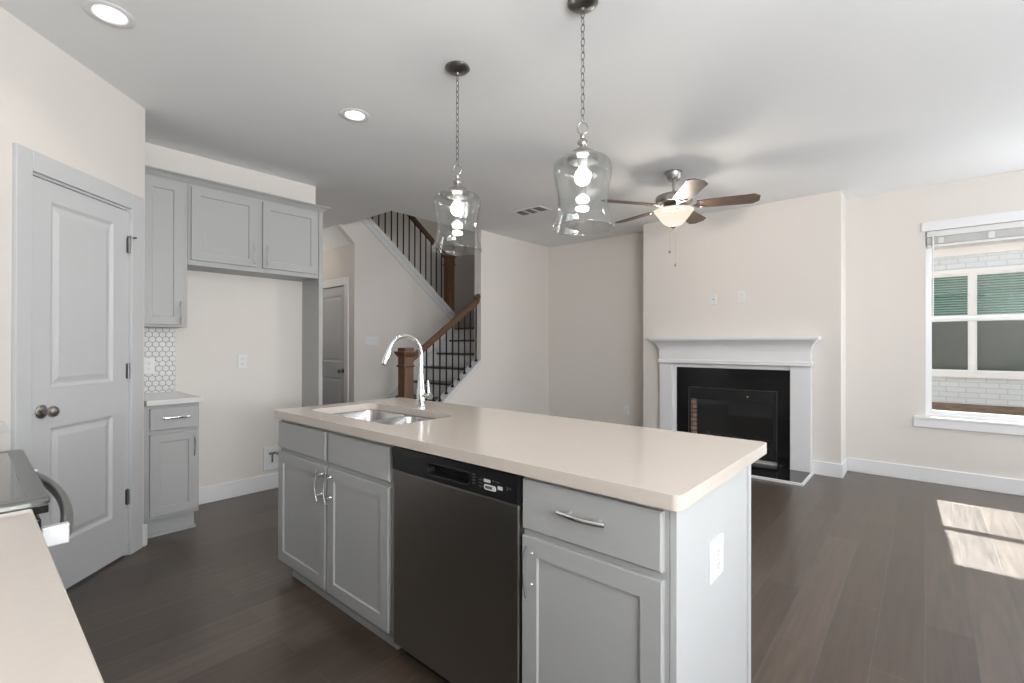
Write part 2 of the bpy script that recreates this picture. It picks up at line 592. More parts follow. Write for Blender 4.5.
# unseen wall beside the camera, with the openings of its windows
rb = MB()
for x0, x1, z0, z1 in ((XL, -0.6, 0, CE), (1.0, 1.0, 0, CE), (4.45, XW, 0, CE), (XL, 0.98, 0, 0.65), (XL, 0.98, 2.35, CE), (0.98, 4.45, 0, 0.45), (0.98, 4.45, 2.45, CE)):
    rb.box(x0, x1, YR - 0.1, YR, z0, z1)
o = rb.build('wall_side', 'wall'); o['kind'] = 'structure'


# baseboards
def board(name, x0, x1, y0, y1, h=0.135):
    o = sbox(name, 'trim', x0, x1, y0, y1, 0, h, bev=0.004)
    return o


board('baseboard_window', XW - 0.016, XW, YR, YC0 - 0.016)
b_ = MB().box(XC - 0.016, XC, YC0 - 0.016, 0.852, 0, 0.135).box(XC - 0.016, XC, 2.41, YC1 + 0.016, 0, 0.135).box(XC, XW - 0.016, YC0 - 0.016, YC0, 0, 0.135).box(XC, XW - 0.016, YC1, YC1 + 0.016, 0, 0.135)
o = b_.build('baseboard_chimney', 'trim', bev=0.004); o['kind'] = 'structure'
board('baseboard_recess', XW - 0.016, XW, YC1 + 0.016, YW)
board('baseboard_stair', 3.4, XW - 0.016, YW - 0.016, YW)
board('baseboard_back', 1.085, 2.06, YF - 0.016, YF)
board('baseboard_under_stairs', 3.28, 3.44, YS - 0.016, YS)
o = MB().box(0.842, 0.872, -0.022, 0.02, 0, 0.135).build('baseboard_pantry', 'trim', bev=0.004)
o.parent = None
o.location = (0.143, 3.143, 0)
o.rotation_euler = (0, 0, PI / 4)
o['kind'] = 'structure'


# ---------------------------------------------------------------- moulded doors
def moulded_leaf(mb, x0, x1, z0, z1, yf, yb, panels):
    """door leaf facing -y with recessed moulded panels stacked one above the other"""
    mb.box(x0, x1, yf + 0.012, yb, z0, z1)
    px0, px1 = panels[0][0], panels[0][1]

    def quad(a, b, c, d, y):
        mb.face([mb.v(a, y, c), mb.v(b, y, c), mb.v(b, y, d), mb.v(a, y, d)])
    quad(x0, px0, z0, z1, yf)
    quad(px1, x1, z0, z1, yf)
    zz = z0
    for (_, _, p0, p1) in panels:
        quad(px0, px1, zz, p0, yf)
        zz = p1
    quad(px0, px1, zz, z1, yf)
    mb.loops([[(x0, yf, z0), (x1, yf, z0), (x1, yf, z1), (x0, yf, z1)], [(x0, yf + 0.012, z0), (x1, yf + 0.012, z0), (x1, yf + 0.012, z1), (x0, yf + 0.012, z1)]])
    for (a, b, c, d) in panels:
        rings = []
        for ins, dep in ((0, 0), (0.006, 0.004), (0.016, 0.010), (0.024, 0.010), (0.050, 0.003)):
            rings.append([(a + ins, yf + dep, c + ins), (b - ins, yf + dep, c + ins), (b - ins, yf + dep, d - ins), (a + ins, yf + dep, d - ins)])
        mb.loops(rings, True, False, True)


def knob(mb, x, y, z):
    mb.lathe([(0.001, 0.0), (0.031, -0.001), (0.033, -0.006), (0.026, -0.011), (0.012, -0.014), (0.010, -0.034), (0.016, -0.040), (0.026, -0.048), (0.028, -0.058), (0.023, -0.068), (0.010, -0.073), (0.001, -0.0735)], (x, y, z), 28, 'y')


d1 = thing('door_1', 'white two-panel pantry door in the diagonal wall with nickel knob', 'door', (0.143, 3.143, 0), PI / 4)
d1['kind'] = 'structure'
mb = MB()
moulded_leaf(mb, DL + 0.003, DR - 0.003, 0.014, DH - 0.006, -0.002, 0.036, [(DL + 0.106, DR - 0.112, 0.265, 0.862), (DL + 0.106, DR - 0.112, 1.062, 1.985)])
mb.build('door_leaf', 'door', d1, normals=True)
mb = MB()
knob(mb, DL + 0.054, -0.002, 0.950)
mb.build('door_knob', 'nickel', d1, smooth=True)
for i, hz in enumerate((1.877, 1.117, 0.357)):
    h = MB()
    h.box(DR - 0.012, DR + 0.012, -0.006, -0.002, hz - 0.045, hz + 0.045)
    h.lathe([(0.007, -0.047), (0.007, 0.047)], (DR, -0.010, hz), 12, cap0=True, cap1=True)
    if i == 0:   # hinge-pin stop on the top hinge
        h.box(DR - 0.012, DR + 0.030, -0.016, -0.008, hz + 0.047, hz + 0.055)
        h.tube([(DR + 0.02, -0.012, hz + 0.05), (DR + 0.02, -0.04, hz + 0.05)], 0.005, 8)
    h.build('hinge', 'darknickel', d1)
mb = MB()
mb.box(-0.0, DL - 0.012, -0.020, 0.0, 0, DH + 0.110)
mb.box(DR + 0.012, DR + 0.114, -0.020, 0.0, 0, DH + 0.110)
mb.box(DL - 0.012, DR + 0.012, -0.020, 0.0, DH + 0.012, DH + 0.110)
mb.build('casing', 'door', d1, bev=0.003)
mb = MB()
mb.box(DL - 0.02, DL, 0, 0.11, 0, DH + 0.02).box(DR, DR + 0.02, 0, 0.11, 0, DH + 0.02).box(DL, DR, 0, 0.11, DH, DH + 0.02)
mb.build('jamb', 'door', d1)

d2 = thing('door_2', 'white two-panel door in the hall beyond the refrigerator alcove', 'door', (3.28, D2_Y1, 0), -PI / 2)
d2['kind'] = 'structure'
mb = MB()
w2 = D2_Y1 - D2_Y0
moulded_leaf(mb, 0.01, w2 - 0.01, 0.012, D2_Z - 0.01, 0.004, 0.04, [(0.12, w2 - 0.115, 0.26, 0.835), (0.12, w2 - 0.115, 1.045, 1.93)])
mb.build('door_leaf', 'door', d2)
mb = MB()
knob(mb, w2 - 0.062, 0.004, 0.93)
mb.build('door_knob', 'darknickel', d2, smooth=True)
mb = MB()
mb.box(-0.09, 0.0, -0.018, 0, 0, D2_Z + 0.10).box(w2, w2 + 0.09, -0.018, 0, 0, D2_Z + 0.10).box(0, w2, -0.018, 0, D2_Z, D2_Z + 0.10)
mb.build('casing', 'trim', d2, bev=0.003)


# ---------------------------------------------------------------- cabinets
def shaker(mb, x0, x1, z0, z1, yf=0.0, yb=0.019, fr=0.058, rec=0.008):
    def ring(i, y):
        return [(x0 + i, y, z0 + i), (x1 - i, y, z0 + i), (x1 - i, y, z1 - i), (x0 + i, y, z1 - i)]
    mb.loops([ring(0, yb), ring(0, yf + 0.002), ring(0.002, yf), ring(fr, yf), ring(fr + 0.003, yf + rec)], True, True, True)


def slab(mb, x0, x1, z0, z1, yf=0.0, yb=0.019):
    def ring(i, y):
        return [(x0 + i, y, z0 + i), (x1 - i, y, z0 + i), (x1 - i, y, z1 - i), (x0 + i, y, z1 - i)]
    mb.loops([ring(0, yb), ring(0, yf + 0.004), ring(0.004, yf)], True, True, True)


def pull(mb, x, z, vert, yf=0.0, half=0.078):
    """arched chrome bar pull on two posts, facing -y"""
    pts = []
    for i in range(13):
        t = -1 + 2 * i / 12
        y = yf - 0.022 - 0.012 * (1 - t * t)
        pts.append((x, y, z + t * half) if vert else (x + t * half, y, z))
    mb.tube(pts, 0.0066, 10, flat=(1.0, 0.62) if vert else (0.62, 1.0))
    for t in (-0.62, 0.62):
        y1 = yf - 0.022 - 0.012 * (1 - t * t)
        if vert:
            mb.lathe([(0.0075, yf), (0.0045, yf - 0.006), (0.0045, y1)], (x, 0, z + t * half), 10, 'y')
        else:
            mb.lathe([(0.0075, yf), (0.0045, yf - 0.006), (0.0045, y1)], (x + t * half, 0, z), 10, 'y')


def front(root, name, mt, x0, x1, z0, z1, handle=None, fr=0.058):
    mb = MB()
    (shaker if fr else slab)(mb, x0, x1, z0, z1, **({'fr': fr} if fr else {}))
    d = mb.build(name, mt, root)
    if handle:
        h = MB()
        pull(h, handle[0], handle[1], handle[2])
        h.build('handle', 'chrome', d, smooth=True, label='chrome arched bar handle')
    return d


# island: local x runs from its far left end towards the camera's right, local -y faces the dishwasher side
IX, IY = 1.155, 2.735
RI = -PI / 2


def lx(y):
    return IY - y


sc = thing('sink_base_cabinet', 'grey sink base cabinet with two doors at the far end of the island', 'cabinet', (IX, IY, 0), RI)
mb = MB()
a, b = 0.0, lx(1.668)
mb.box(a, a + 0.018, 0.021, 0.655, 0.105, 0.872).box(b - 0.018, b, 0.021, 0.655, 0.105, 0.872).box(a, b, 0.637, 0.655, 0.105, 0.872).box(a, b, 0.021, 0.655, 0.105, 0.123)
for x0, x1 in ((a, a + 0.03), (lx(2.24), lx(2.15)), (b - 0.03, b)):
    mb.box(x0, x1, 0.019, 0.0209, 0.08, 0.872)
for x0, x1 in ((a + 0.03, lx(2.24)), (lx(2.15), b - 0.03)):
    for z0, z1 in ((0.08, 0.125), (0.66, 0.74), (0.845, 0.872)):
        mb.box(x0, x1, 0.019, 0.0209, z0, z1)
mb.build('cabinet_body', 'cab', sc)
front(sc, 'false_drawer_front', 'cab', lx(2.728), lx(2.206), 0.709, 0.852, fr=0)
front(sc, 'false_drawer_front', 'cab', lx(2.178), lx(1.674), 0.709, 0.852, fr=0)
front(sc, 'door', 'cab', lx(2.728), lx(2.206), 0.082, 0.686, (lx(2.206) - 0.030, 0.595, True))
front(sc, 'door', 'cab', lx(2.183), lx(1.680), 0.082, 0.686, (lx(2.183) + 0.030, 0.595, True))
mb = MB().box(0.09, b, 0.055, 0.073, 0.0, 0.105).box(0.09, b, 0.042, 0.055, 0.0, 0.03)
mb.build('toe_kick', 'cab', sc, bev=0.002)

dc = thing('island_drawer_cabinet', 'grey base cabinet with one drawer over a door beside the dishwasher', 'cabinet', (IX, IY, 0), RI)
mb = MB()
a, b = lx(0.965), lx(0.489)
mb.box(a, b, 0.019, 0.639, 0.105, 0.872)
mb.box(a, b, 0.075, 0.6, 0, 0.105)
mb.build('cabinet_body', 'cab', dc)
front(dc, 'drawer', 'cab', lx(0.959), lx(0.502), 0.703, 0.857, ((lx(0.959) + lx(0.502)) / 2, 0.792, False), fr=0)
front(dc, 'door', 'cab', lx(0.959), lx(0.502), 0.082, 0.682, (lx(0.959) + 0.036, 0.585, True))

ep = MB()
ep.box(lx(0.488), lx(0.470), 0.019, 0.64, 0, 0.874)
ep.box(lx(0.492), lx(0.464), 0.64, 0.672, 0, 0.874)
ep = ep.build('island_end_panel', 'cab_lit', bev=0.0015)
tag(ep, 'grey panel with daylight painted in, closing the near end of the island below the cream worktop', 'panel')
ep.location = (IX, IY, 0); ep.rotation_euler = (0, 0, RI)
bp_ = MB().box(lx(2.735), lx(0.493), 0.656, 0.672, 0, 0.874).build('island_back_panel', 'cab_lit')
tag(bp_, 'grey panel with daylight painted in, along the back of the island facing the fireplace', 'panel')
bp_.location = (IX, IY, 0); bp_.rotation_euler = (0, 0, RI)

# dishwasher
dw = thing('dishwasher', 'stainless dishwasher with black control panel built into the island', 'dishwasher', (IX, IY, 0), RI)
a, b = lx(1.632), lx(0.967)
MB().box(a + 0.012, b - 0.012, 0.03, 0.62, 0.06, 0.862).build('tub', 'black', dw)
mb = MB()
mb.box(a, b, -0.008, 0.028, 0.068, 0.774)
mb.build('door', 'steel', dw, bev=0.006, bseg=3, label='brushed stainless dishwasher door')
# control panel with a handle pocket
cp = MB()
h0, h1, g0, g1 = lx(1.415), lx(1.180), 0.793, 0.838
z0, z1, y0, y1 = 0.777, 0.866, -0.012, 0.028
cp.box(a, h0, y0, y1, z0, z1).box(h1, b, y0, y1, z0, z1).box(h0, h1, y0, y1, z0, g0).box(h0, h1, y0, y1, g1, z1)
cp = cp.build('control_panel', 'black', dw)
mb = MB()
rings = []
for ins, y in ((-0.004, -0.0125), (0.0, -0.014), (0.004, -0.012), (0.008, 0.02)):
    rings.append([(x, y, z) for x, z in rrect(h0 + ins, h1 - ins, g0 + ins, g1 - ins, 0.016)])
mb.loops(rings, True, False, True)
mb.build('handle_pocket', 'pocket', cp)
mb = MB()
xx = lx(1.163)
for k in range(4):
    MB().box(xx - 0.006, xx + 0.006, -0.0132, -0.012, 0.806 + k * 0.010, 0.8095 + k * 0.010).build('indicator_mark', 'printdim', cp)
for k in range(3):
    MB().box(xx + 0.026, xx + 0.042, -0.0132, -0.012, 0.802 + k * 0.011, 0.805 + k * 0.011).build('indicator_mark', 'printdim', cp)
for x0, x1, zz0, zz1 in ((1.114, 1.085, 0.822, 0.832), (1.051, 1.031, 0.808, 0.819)):
    MB().box(lx(x0), lx(x1), -0.0132, -0.012, zz0, zz1).build('button', 'print', cp)
kb = MB()
kb.loops([[(x, -0.012, z) for x, z in rrect(lx(1.114), lx(1.060), 0.797, 0.815, 0.006)], [(x, -0.0136, z) for x, z in rrect(lx(1.113), lx(1.061), 0.798, 0.814, 0.006)]], True, False, True)
kb.build('start_button', 'print', cp)
for k in range(3):
    MB().box(lx(1.076 - k * 0.012), lx(1.070 - k * 0.012), -0.0131, -0.012, 0.829, 0.832).build('printed_mark', 'printdim', cp)
MB().box(lx(1.012), lx(1.008), -0.0131, -0.012, 0.812, 0.824).build('printed_mark', 'printdim', cp)
MB().box(lx(1.004), lx(0.994), -0.0131, -0.012, 0.818, 0.821).build('printed_mark', 'printdim', cp)
MB().box(lx(1.107), lx(1.076), -0.0142, -0.0136, 0.802, 0.811).build('printed_mark', 'printdim', cp)
MB().box(a + 0.01, b - 0.01, 0.05, 0.07, 0.0, 0.068).build('toe_panel', 'black', dw)

# worktop with the sink cut-out
SX0, SX1, SY0, SY1 = 1.268, 1.686, 1.818, 2.612
mb = MB()
mb.holed(rrect(1.134, 1.988, 0.4465, 2.746, 0.022), [list(reversed(rrect(SX0, SX1, SY0, SY1, 0.06, 8)))], 0.8745, 0.914)
wt = mb.build('island_worktop', 'quartz', bev=0.003, bseg=3)
tag(wt, 'long cream quartz worktop on the island with a sink cut-out', 'worktop')
place(wt, (1.56, 1.6, 0.8745))

# sink
sk = thing('kitchen_sink', 'stainless double-bowl sink set under the island worktop', 'sink', (1.477, 2.215, 0.6))
mb = MB()
bowls = [(-0.200, 0.200, 0.014, 0.385), (-0.200, 0.200, -0.385, -0.012)]
fl_ = rrect(-0.226, 0.226, -0.415, 0.415, 0.07)
mb.holed(fl_, [list(reversed(rrect(*q, 0.065, 8))) for q in bowls], 0.2685, 0.2735)
mb.build('rim', 'sink', sk)
for q in bowls:
    mb = MB()
    rings = []
    for ins, z, r in ((0, 0.2735, 0.065), (0.003, 0.262, 0.065), (0.010, 0.12, 0.065), (0.018, 0.085, 0.07), (0.036, 0.066, 0.07), (0.07, 0.060, 0.06), (0.13, 0.058, 0.04)):
        rings.append([(x, y, z) for x, y in rrect(q[0] + ins, q[1] - ins, q[2] + ins, q[3] - ins, r, 8)])
    mb.loops(rings, True, False, True)
    bo = mb.build('bowl', 'sink', sk, smooth=True)
    cx, cy = (q[0] + q[1]) / 2, (q[2] + q[3]) / 2
    MB().lathe([(0.055, 0.0585), (0.052, 0.0615), (0.040, 0.060), (0.036, 0.057), (0.008, 0.056), (0.001, 0.060)], (cx, cy, 0), 24).build('drain', 'chrome', bo, smooth=True)

# faucet
fa = thing('kitchen_faucet', 'tall chrome pull-down faucet standing behind the sink', 'faucet', (1.751, 2.222, 0.9145))
MB().lathe([(0.030, 0), (0.030, 0.005), (0.025, 0.010), (0.0245, 0.10), (0.021, 0.115), (0.0145, 0.20), (0.0128, 0.30)], (0, 0, 0), 28, cap0=True).build('base', 'chrome', fa, smooth=True)
R = 0.112
pts = [(0, 0, 0.29)]
for i in range(25):
    t = math.radians(180 - i * 6.7)
    pts.append((-R - R * math.cos(t) * 1.0, 0, 0.302 + R * math.sin(t)))
MB().tube(pts, 0.0125, 16).build('spout', 'chrome', fa, smooth=True)
e0, e1 = Vector(pts[-1]), Vector(pts[-1]) + (Vector(pts[-1]) - Vector(pts[-2])).normalized() * 0.09
q = [tuple(e0 + (e1 - e0) * t) for t in (-0.08, 0, 0.12, 0.5, 0.92, 1.0)]
MB().tube(q, [0.0135, 0.0155, 0.0165, 0.0185, 0.0195, 0.0165], 18).build('spray_head', 'chrome', fa, smooth=True)
mb = MB()
mb.lathe([(0.0135, -0.02), (0.0135, -0.070), (0.019, -0.074), (0.019, -0.086), (0.017, -0.090)], (0, 0, 0.070), 20, 'y', cap1=True)
lv = mb.build('valve', 'chrome', fa, smooth=True)
MB().tube([(0, -0.074, 0.075), (0, -0.068, 0.115), (0.002, -0.062, 0.160)], [0.0085, 0.0075, 0.0062], 12).build('lever', 'chrome', lv, smooth=True)

# wall cabinets over the alcove: local frame faces -y
YK = 4.047
wc = thing('wall_cabinet', 'narrow tall grey wall cabinet above the hexagon tiles', 'cabinet', (0.755, YK, 0))
W0 = 1.070 - 0.755
mb = MB()
mb.box(0.002, W0, 0.019, YF - YK - 0.0005, 1.402, 2.455)
mb.build('cabinet_body', 'cab', wc)
front(wc, 'door', 'cab', 0.044, 1.042 - 0.755, 1.418, 2.434, (1.042 - 0.755 - 0.024, 1.505, True))
fc = thing('over_fridge_cabinet', 'wide grey two-door wall cabinet above the empty refrigerator alcove', 'cabinet', (1.073, YK, 0))
mb = MB()
W1 = 2.064 - 1.073
mb.box(0, W1, 0.019, YF - YK - 0.0005, 1.862, 2.455)
mb.build('cabinet_body', 'cab', fc)
front(fc, 'door', 'cab', 1.090 - 1.073, 1.541 - 1.073, 1.898, 2.434, (1.541 - 1.073 - 0.026, 1.998, True))
front(fc, 'door', 'cab', 1.588 - 1.073, 2.046 - 1.073, 1.898, 2.434, (1.588 - 1.073 + 0.026, 1.998, True))
fp = MB().box(2.0655, 2.100, YK + 0.012, YF - 0.0005, 0, 2.455).build('refrigerator_side_panel', 'cab', bev=0.001)
tag(place(fp, (2.0767, YK + 0.1, 0)), 'tall thin grey panel on the hall side of the refrigerator alcove', 'panel')
cm = MB()
prof = [(0.018, 2.4555), (0.0, 2.4555), (-0.004, 2.463), (-0.010, 2.465), (-0.016, 2.474), (-0.034, 2.488), (-0.046, 2.491), (-0.050, 2.500), (0.018, 2.500)]
A_ = [cm.v(0.757, YK + 0.012 + u, z) for u, z in prof]
B_ = [cm.v(2.100 + (-u if u < 0 else 0), YK + 0.012 + u, z) for u, z in prof]
C_ = [cm.v(2.100 + (-u if u < 0 else -0.018), YF - 0.002, z) for u, z in prof]
n = len(prof)
cm.face(A_)
for i in range(n):
    j = (i + 1) % n
    cm.face((A_[i], A_[j], B_[j], B_[i]))
    cm.face((B_[i], B_[j], C_[j], C_[i]))
cm = cm.build('crown_moulding', 'cab')
tag(place(cm, (1.4, YK, 2.4555)), 'grey crown moulding along the top of the wall cabinets', 'moulding')

# small base cabinet
bc = thing('base_cabinet', 'small grey base cabinet with a drawer and door beside the pantry', 'cabinet', (0.768, 3.797, 0))
W2 = 1.076 - 0.768
mb = MB()
mb.box(0.0, W2, 0.019, YF - 3.797 - 0.002, 0.125, 0.879)
mb.build('cabinet_body', 'cab', bc)
MB().box(0.0, W2 - 0.012, 0.078, YF - 3.797 - 0.002, 0, 0.125).box(0, W2 - 0.004, 0.066, 0.078, 0, 0.022).build('toe_kick', 'cab', bc)
front(bc, 'drawer', 'cab', 0.028, W2 - 0.010, 0.712, 0.858, ((0.040 + W2 - 0.01) / 2, 0.792, False), fr=0)
front(bc, 'door', 'cab', 0.028, W2 - 0.010, 0.150, 0.686, (W2 - 0.010 - 0.028, 0.598, True), fr=0.054)
ct = MB().box(0.772, 1.090, 3.770, YF - 0.001, 0.8795, 0.914).build('base_cabinet_worktop', 'quartz2', bev=0.003)
tag(place(ct, (0.93, 4.07, 0.8795)), 'short white quartz worktop below the hexagon tiles', 'worktop')

# hexagon tiles
bs = thing('tile_backsplash', 'white hexagon tile backsplash behind the short worktop', 'backsplash', (0.757, YF, 0.9145))
BW, BH = 1.075 - 0.757, 1.401 - 0.9145
MB().box(0, BW, -0.006, 0, 0, BH).build('grout', 'grout', bs)
mb = MB()
fw_, gap = 0.0425, 0.0046
rr = (fw_ - gap) / 2 / math.cos(PI / 6)
row = 0
z = -0.004
while z < BH + 0.02:
    x = (0 if row % 2 else fw_ / 2) - fw_
    while x < BW + fw_:
        pts = [(min(max(x + rr * math.sin(k * PI / 3), 0.001), BW - 0.001), min(max(z + rr * math.cos(k * PI / 3), 0.001), BH - 0.001)) for k in range(6)]
        ar = 0.5 * sum(pts[i][0] * pts[(i + 1) % 6][1] - pts[(i + 1) % 6][0] * pts[i][1] for i in range(6))
        if abs(ar) > 1e-4:
            mb.loops([[(p[0], -0.006, p[1]) for p in pts], [(p[0], -0.009, p[1]) for p in pts]], True, False, True)
        x += fw_
    z += fw_ * math.cos(PI / 6)
    row += 1
mb.build('hexagon_tiles', 'tile', bs)


# ---------------------------------------------------------------- outlets and switches (local -y faces the room)
def outlet(loc, rz, label, style='duplex', group=None, w=0.073, h=0.118, name='wall_outlet', cat='outlet'):
    t = thing(name, label, cat, loc, rz, group)
    p = MB()
    p.loops([[(x, -0.0005, z) for x, z in rrect(-w / 2, w / 2, -h / 2, h / 2, 0.004, 3)], [(x, -0.004, z) for x, z in rrect(-w / 2, w / 2, -h / 2, h / 2, 0.004, 3)], [(x, -0.0065, z) for x, z in rrect(-w / 2 + 0.004, w / 2 - 0.004, -h / 2 + 0.004, h / 2 - 0.004, 0.003, 3)]], True, True, True)
    p.build('cover_plate', 'plate', t)
    if style == 'duplex':
        for s_ in (-1, 1):
            r = MB()
            r.loops([[(x, -0.006, z) for x, z in rrect(-0.017, 0.017, s_ * 0.020 - 0.0145, s_ * 0.020 + 0.0145, 0.012, 5)], [(x, -0.0085, z) for x, z in rrect(-0.0165, 0.0165, s_ * 0.020 - 0.014, s_ * 0.020 + 0.014, 0.012, 5)]], True, False, True)
            rc = r.build('receptacle', 'plate', t)
            k = MB()
            k.box(-0.0075, -0.0055, -0.0089, -0.008, s_ * 0.020 - 0.001, s_ * 0.020 + 0.008)
            k.box(0.0055, 0.0075, -0.0089, -0.008, s_ * 0.020 - 0.001, s_ * 0.020 + 0.008)
            k.box(-0.002, 0.002, -0.0089, -0.008, s_ * 0.020 - 0.009, s_ * 0.020 - 0.005)
            k.build('slot', 'slot', rc)
    elif style == 'switches':
        n_ = max(1, round(w / 0.0555))
        for i in range(n_):
            cx = (i - (n_ - 1) / 2) * 0.046
            sw = MB().box(cx - 0.005, cx + 0.005, -0.008, -0.006, -0.012, 0.012).build('switch_frame', 'plate', t)
            MB().prism([(-0.006, -0.004), (-0.016, 0.005), (-0.014, 0.011), (-0.006, 0.006)], 'yz', cx - 0.0035, cx + 0.0035).build('toggle', 'plate', sw)
    elif style == 'coax':
        MB().lathe([(0.008, -0.006), (0.008, -0.010), (0.005, -0.010), (0.005, -0.016)], (0, 0, 0), 12, 'y', cap1=True).build('jack', 'nickel', t)
    return t


outlet((1.553, YF, 1.133), 0, 'white outlet on the wall inside the refrigerator alcove')
outlet((0.905, YF - 0.009, 1.115), 0, 'white outlet on the hexagon tiles', 'duplex')
outlet((1.465, 0.470, 0.648), 0, 'white outlet on the end panel of the island', w=0.115)
outlet((XW, 3.07, 0.385), -PI / 2, 'white outlet low on the recess wall left of the fireplace')
outlet((XC, 1.805, 1.795), -PI / 2, 'white cable plate on the chimney wall, the one nearer the recess', 'coax', name='cable_plate', cat='cable plate')
outlet((XC, 1.505, 1.805), -PI / 2, 'white outlet on the chimney wall beside the cable plate')
outlet((3.535, YS, 1.325), 0, 'white switch plate on the wall under the upper stairs', 'switches', w=0.20, name='switch_plate', cat='switch')
# water box for a refrigerator
wx = thing('ice_maker_water_box', 'white recessed water box low in the refrigerator alcove', 'water box', (1.82, YF, 0.275))
mb = MB()
mb.box(-0.095, -0.066, -0.008, -0.0005, -0.105, 0.105).box(0.066, 0.095, -0.008, -0.0005, -0.105, 0.105).box(-0.066, 0.066, -0.008, -0.0005, 0.062, 0.105).box(-0.066, 0.066, -0.008, -0.0005, -0.105, -0.062)
mb.build('frame', 'plate', wx, bev=0.002)
MB().box(-0.066, 0.066, -0.002, -0.0006, -0.062, 0.062).build('back', 'plate', wx)
mb = MB()
mb.lathe([(0.007, -0.04), (0.007, 0.045)], (-0.02, -0.008, 0), 10, cap0=True, cap1=True)
mb.box(-0.045, 0.01, -0.014, -0.003, 0.030, 0.048)
mb.lathe([(0.012, -0.003), (0.012, -0.018)], (0.025, 0, 0.03), 12, 'y', cap1=True)
mb.build('valve', 'darknickel', wx)

# ---------------------------------------------------------------- left counter and range
lc = MB().box(XL + 0.001, 0.102, -1.2, 1.502, 0.876, 0.914).build('side_worktop', 'quartz', bev=0.003)
tag(place(lc, (-0.24, 0.15, 0.876)), 'cream quartz worktop at the lower left corner, beside the range', 'worktop')
lb = thing('side_base_cabinet', 'grey base cabinets under the worktop beside the range', 'cabinet', (0.075, -1.2, 0), PI / 2)
MB().box(0, 2.70, 0.02, 0.63, 0.10, 0.875).build('cabinet_body', 'cab', lb)
MB().box(0, 2.70, 0.075, 0.63, 0, 0.10).build('toe_kick', 'cab', lb)
for k in range(4):
    x0, x1 = 0.02 + k * 0.67, 0.65 + k * 0.67
    front(lb, 'drawer', 'cab', x0, x1, 0.71, 0.855, ((x0 + x1) / 2, 0.79, False), fr=0)
    front(lb, 'door', 'cab', x0, x1, 0.12, 0.69, (x0 + 0.03, 0.59, True))

rg = thing('electric_range', 'black glass-top electric range with a bowed grey oven handle', 'range', (0, 1.508, 0))
RW = 0.775
MB().box(XL + 0.02, 0.085, 0.004, RW - 0.004, 0.03, 0.895).build('body', 'black', rg)
mb = MB()
R0, R1 = XL + 0.02, 0.133
rings = []
for ins, z in ((0.0, 0.916), (0.0, 0.924), (0.003, 0.928), (0.010, 0.930), (0.034, 0.930), (0.038, 0.927)):
    rings.append([(x, y, z) for x, y in rrect(R0 + ins, R1 - ins, ins, RW - ins, max(0.018 - ins, 0.004), 5)])
mb.loops(rings, True, True, False)
ck = mb.build('cooktop_frame', 'rangeframe', rg)
g = MB()
g.loops([[(x, y, 0.9265) for x, y in rrect(R0 + 0.037, R1 - 0.037, 0.037, RW - 0.037, 0.006)], [(x, y, 0.9285) for x, y in rrect(R0 + 0.038, R1 - 0.038, 0.038, RW - 0.038, 0.006)]], True, False, True)
g.build('glass_top', 'blackglass', ck)
MB().box(XL + 0.022, 0.129, 0.002, RW - 0.002, 0.8955, 0.9155).build('cooktop_edge', 'blackglass', rg, bev=0.002)
MB().box(0.0855, 0.118, 0.004, RW - 0.004, 0.20, 0.885).build('oven_door', 'black', rg, bev=0.006)
MB().box(0.0855, 0.114, 0.004, RW - 0.004, 0.04, 0.19).build('storage_drawer', 'rangeframe', rg, bev=0.004)
pts = []
for i in range(25):
    t = i / 24
    pts.append((0.158 + 0.030 * (1 - (2 * t - 1) ** 2), 0.022 + t * (RW - 0.044), 0.836))
hd = MB().tube(pts, 0.0145, 16, flat=(0.85, 1.2)).build('handle', 'rangeframe', rg, smooth=True, label='bowed grey oven handle')
for y in (0.014, RW - 0.034):
    MB().box(0.1185, 0.166, y, y + 0.022, 0.812, 0.858).build('bracket', 'satin', hd, bev=0.003, label='metal handle bracket with reflected light painted in')
bgd = MB().box(XL + 0.001, XL + 0.06, 0.004, RW - 0.004, 0.9305, 1.10).build('backguard', 'black', rg, bev=0.004)
ss = MB().prism([(-0.72, 0.88), (-0.02, 0.88), (-0.05, 0.935), (-0.72, 0.935)], 'xz', -0.02, -0.0005).build('counter_side_splash', 'quartz2')
ss.location = (0.143, 3.143, 0); ss.rotation_euler = (0, 0, PI / 4)
tag(ss, 'low quartz splash strip on the wall beyond the range', 'backsplash')

# ---------------------------------------------------------------- recessed lights, vent
for i, (x, y) in enumerate(CANS):
    t = thing('recessed_light', ['recessed ceiling light above the pantry door', 'recessed ceiling light between the alcove cabinets and the pendants'][i], 'ceiling light', (x, y, CE), 0, 'recessed kitchen lights')
    MB().lathe([(0.066, 0.0), (0.092, -0.0005), (0.094, -0.004), (0.088, -0.007), (0.066, -0.006), (0.060, 0.0), (0.057, 0.045), (0.050, 0.048)], (0, 0, 0), 36).build('trim_ring', 'trim', t, smooth=True)
    MB().lathe([(0.058, 0.046), (0.0005, 0.044)], (0, 0, 0), 32).build('lens', 'can', t)
    lamp('recessed_lamp', 'SPOT', (0, 0, 0.03), 5, (1.0, 0.95, 0.88), aim=(0, 0, -1), parent=t, spot_size=math.radians(120), spot_blend=0.6, shadow_soft_size=0.05)

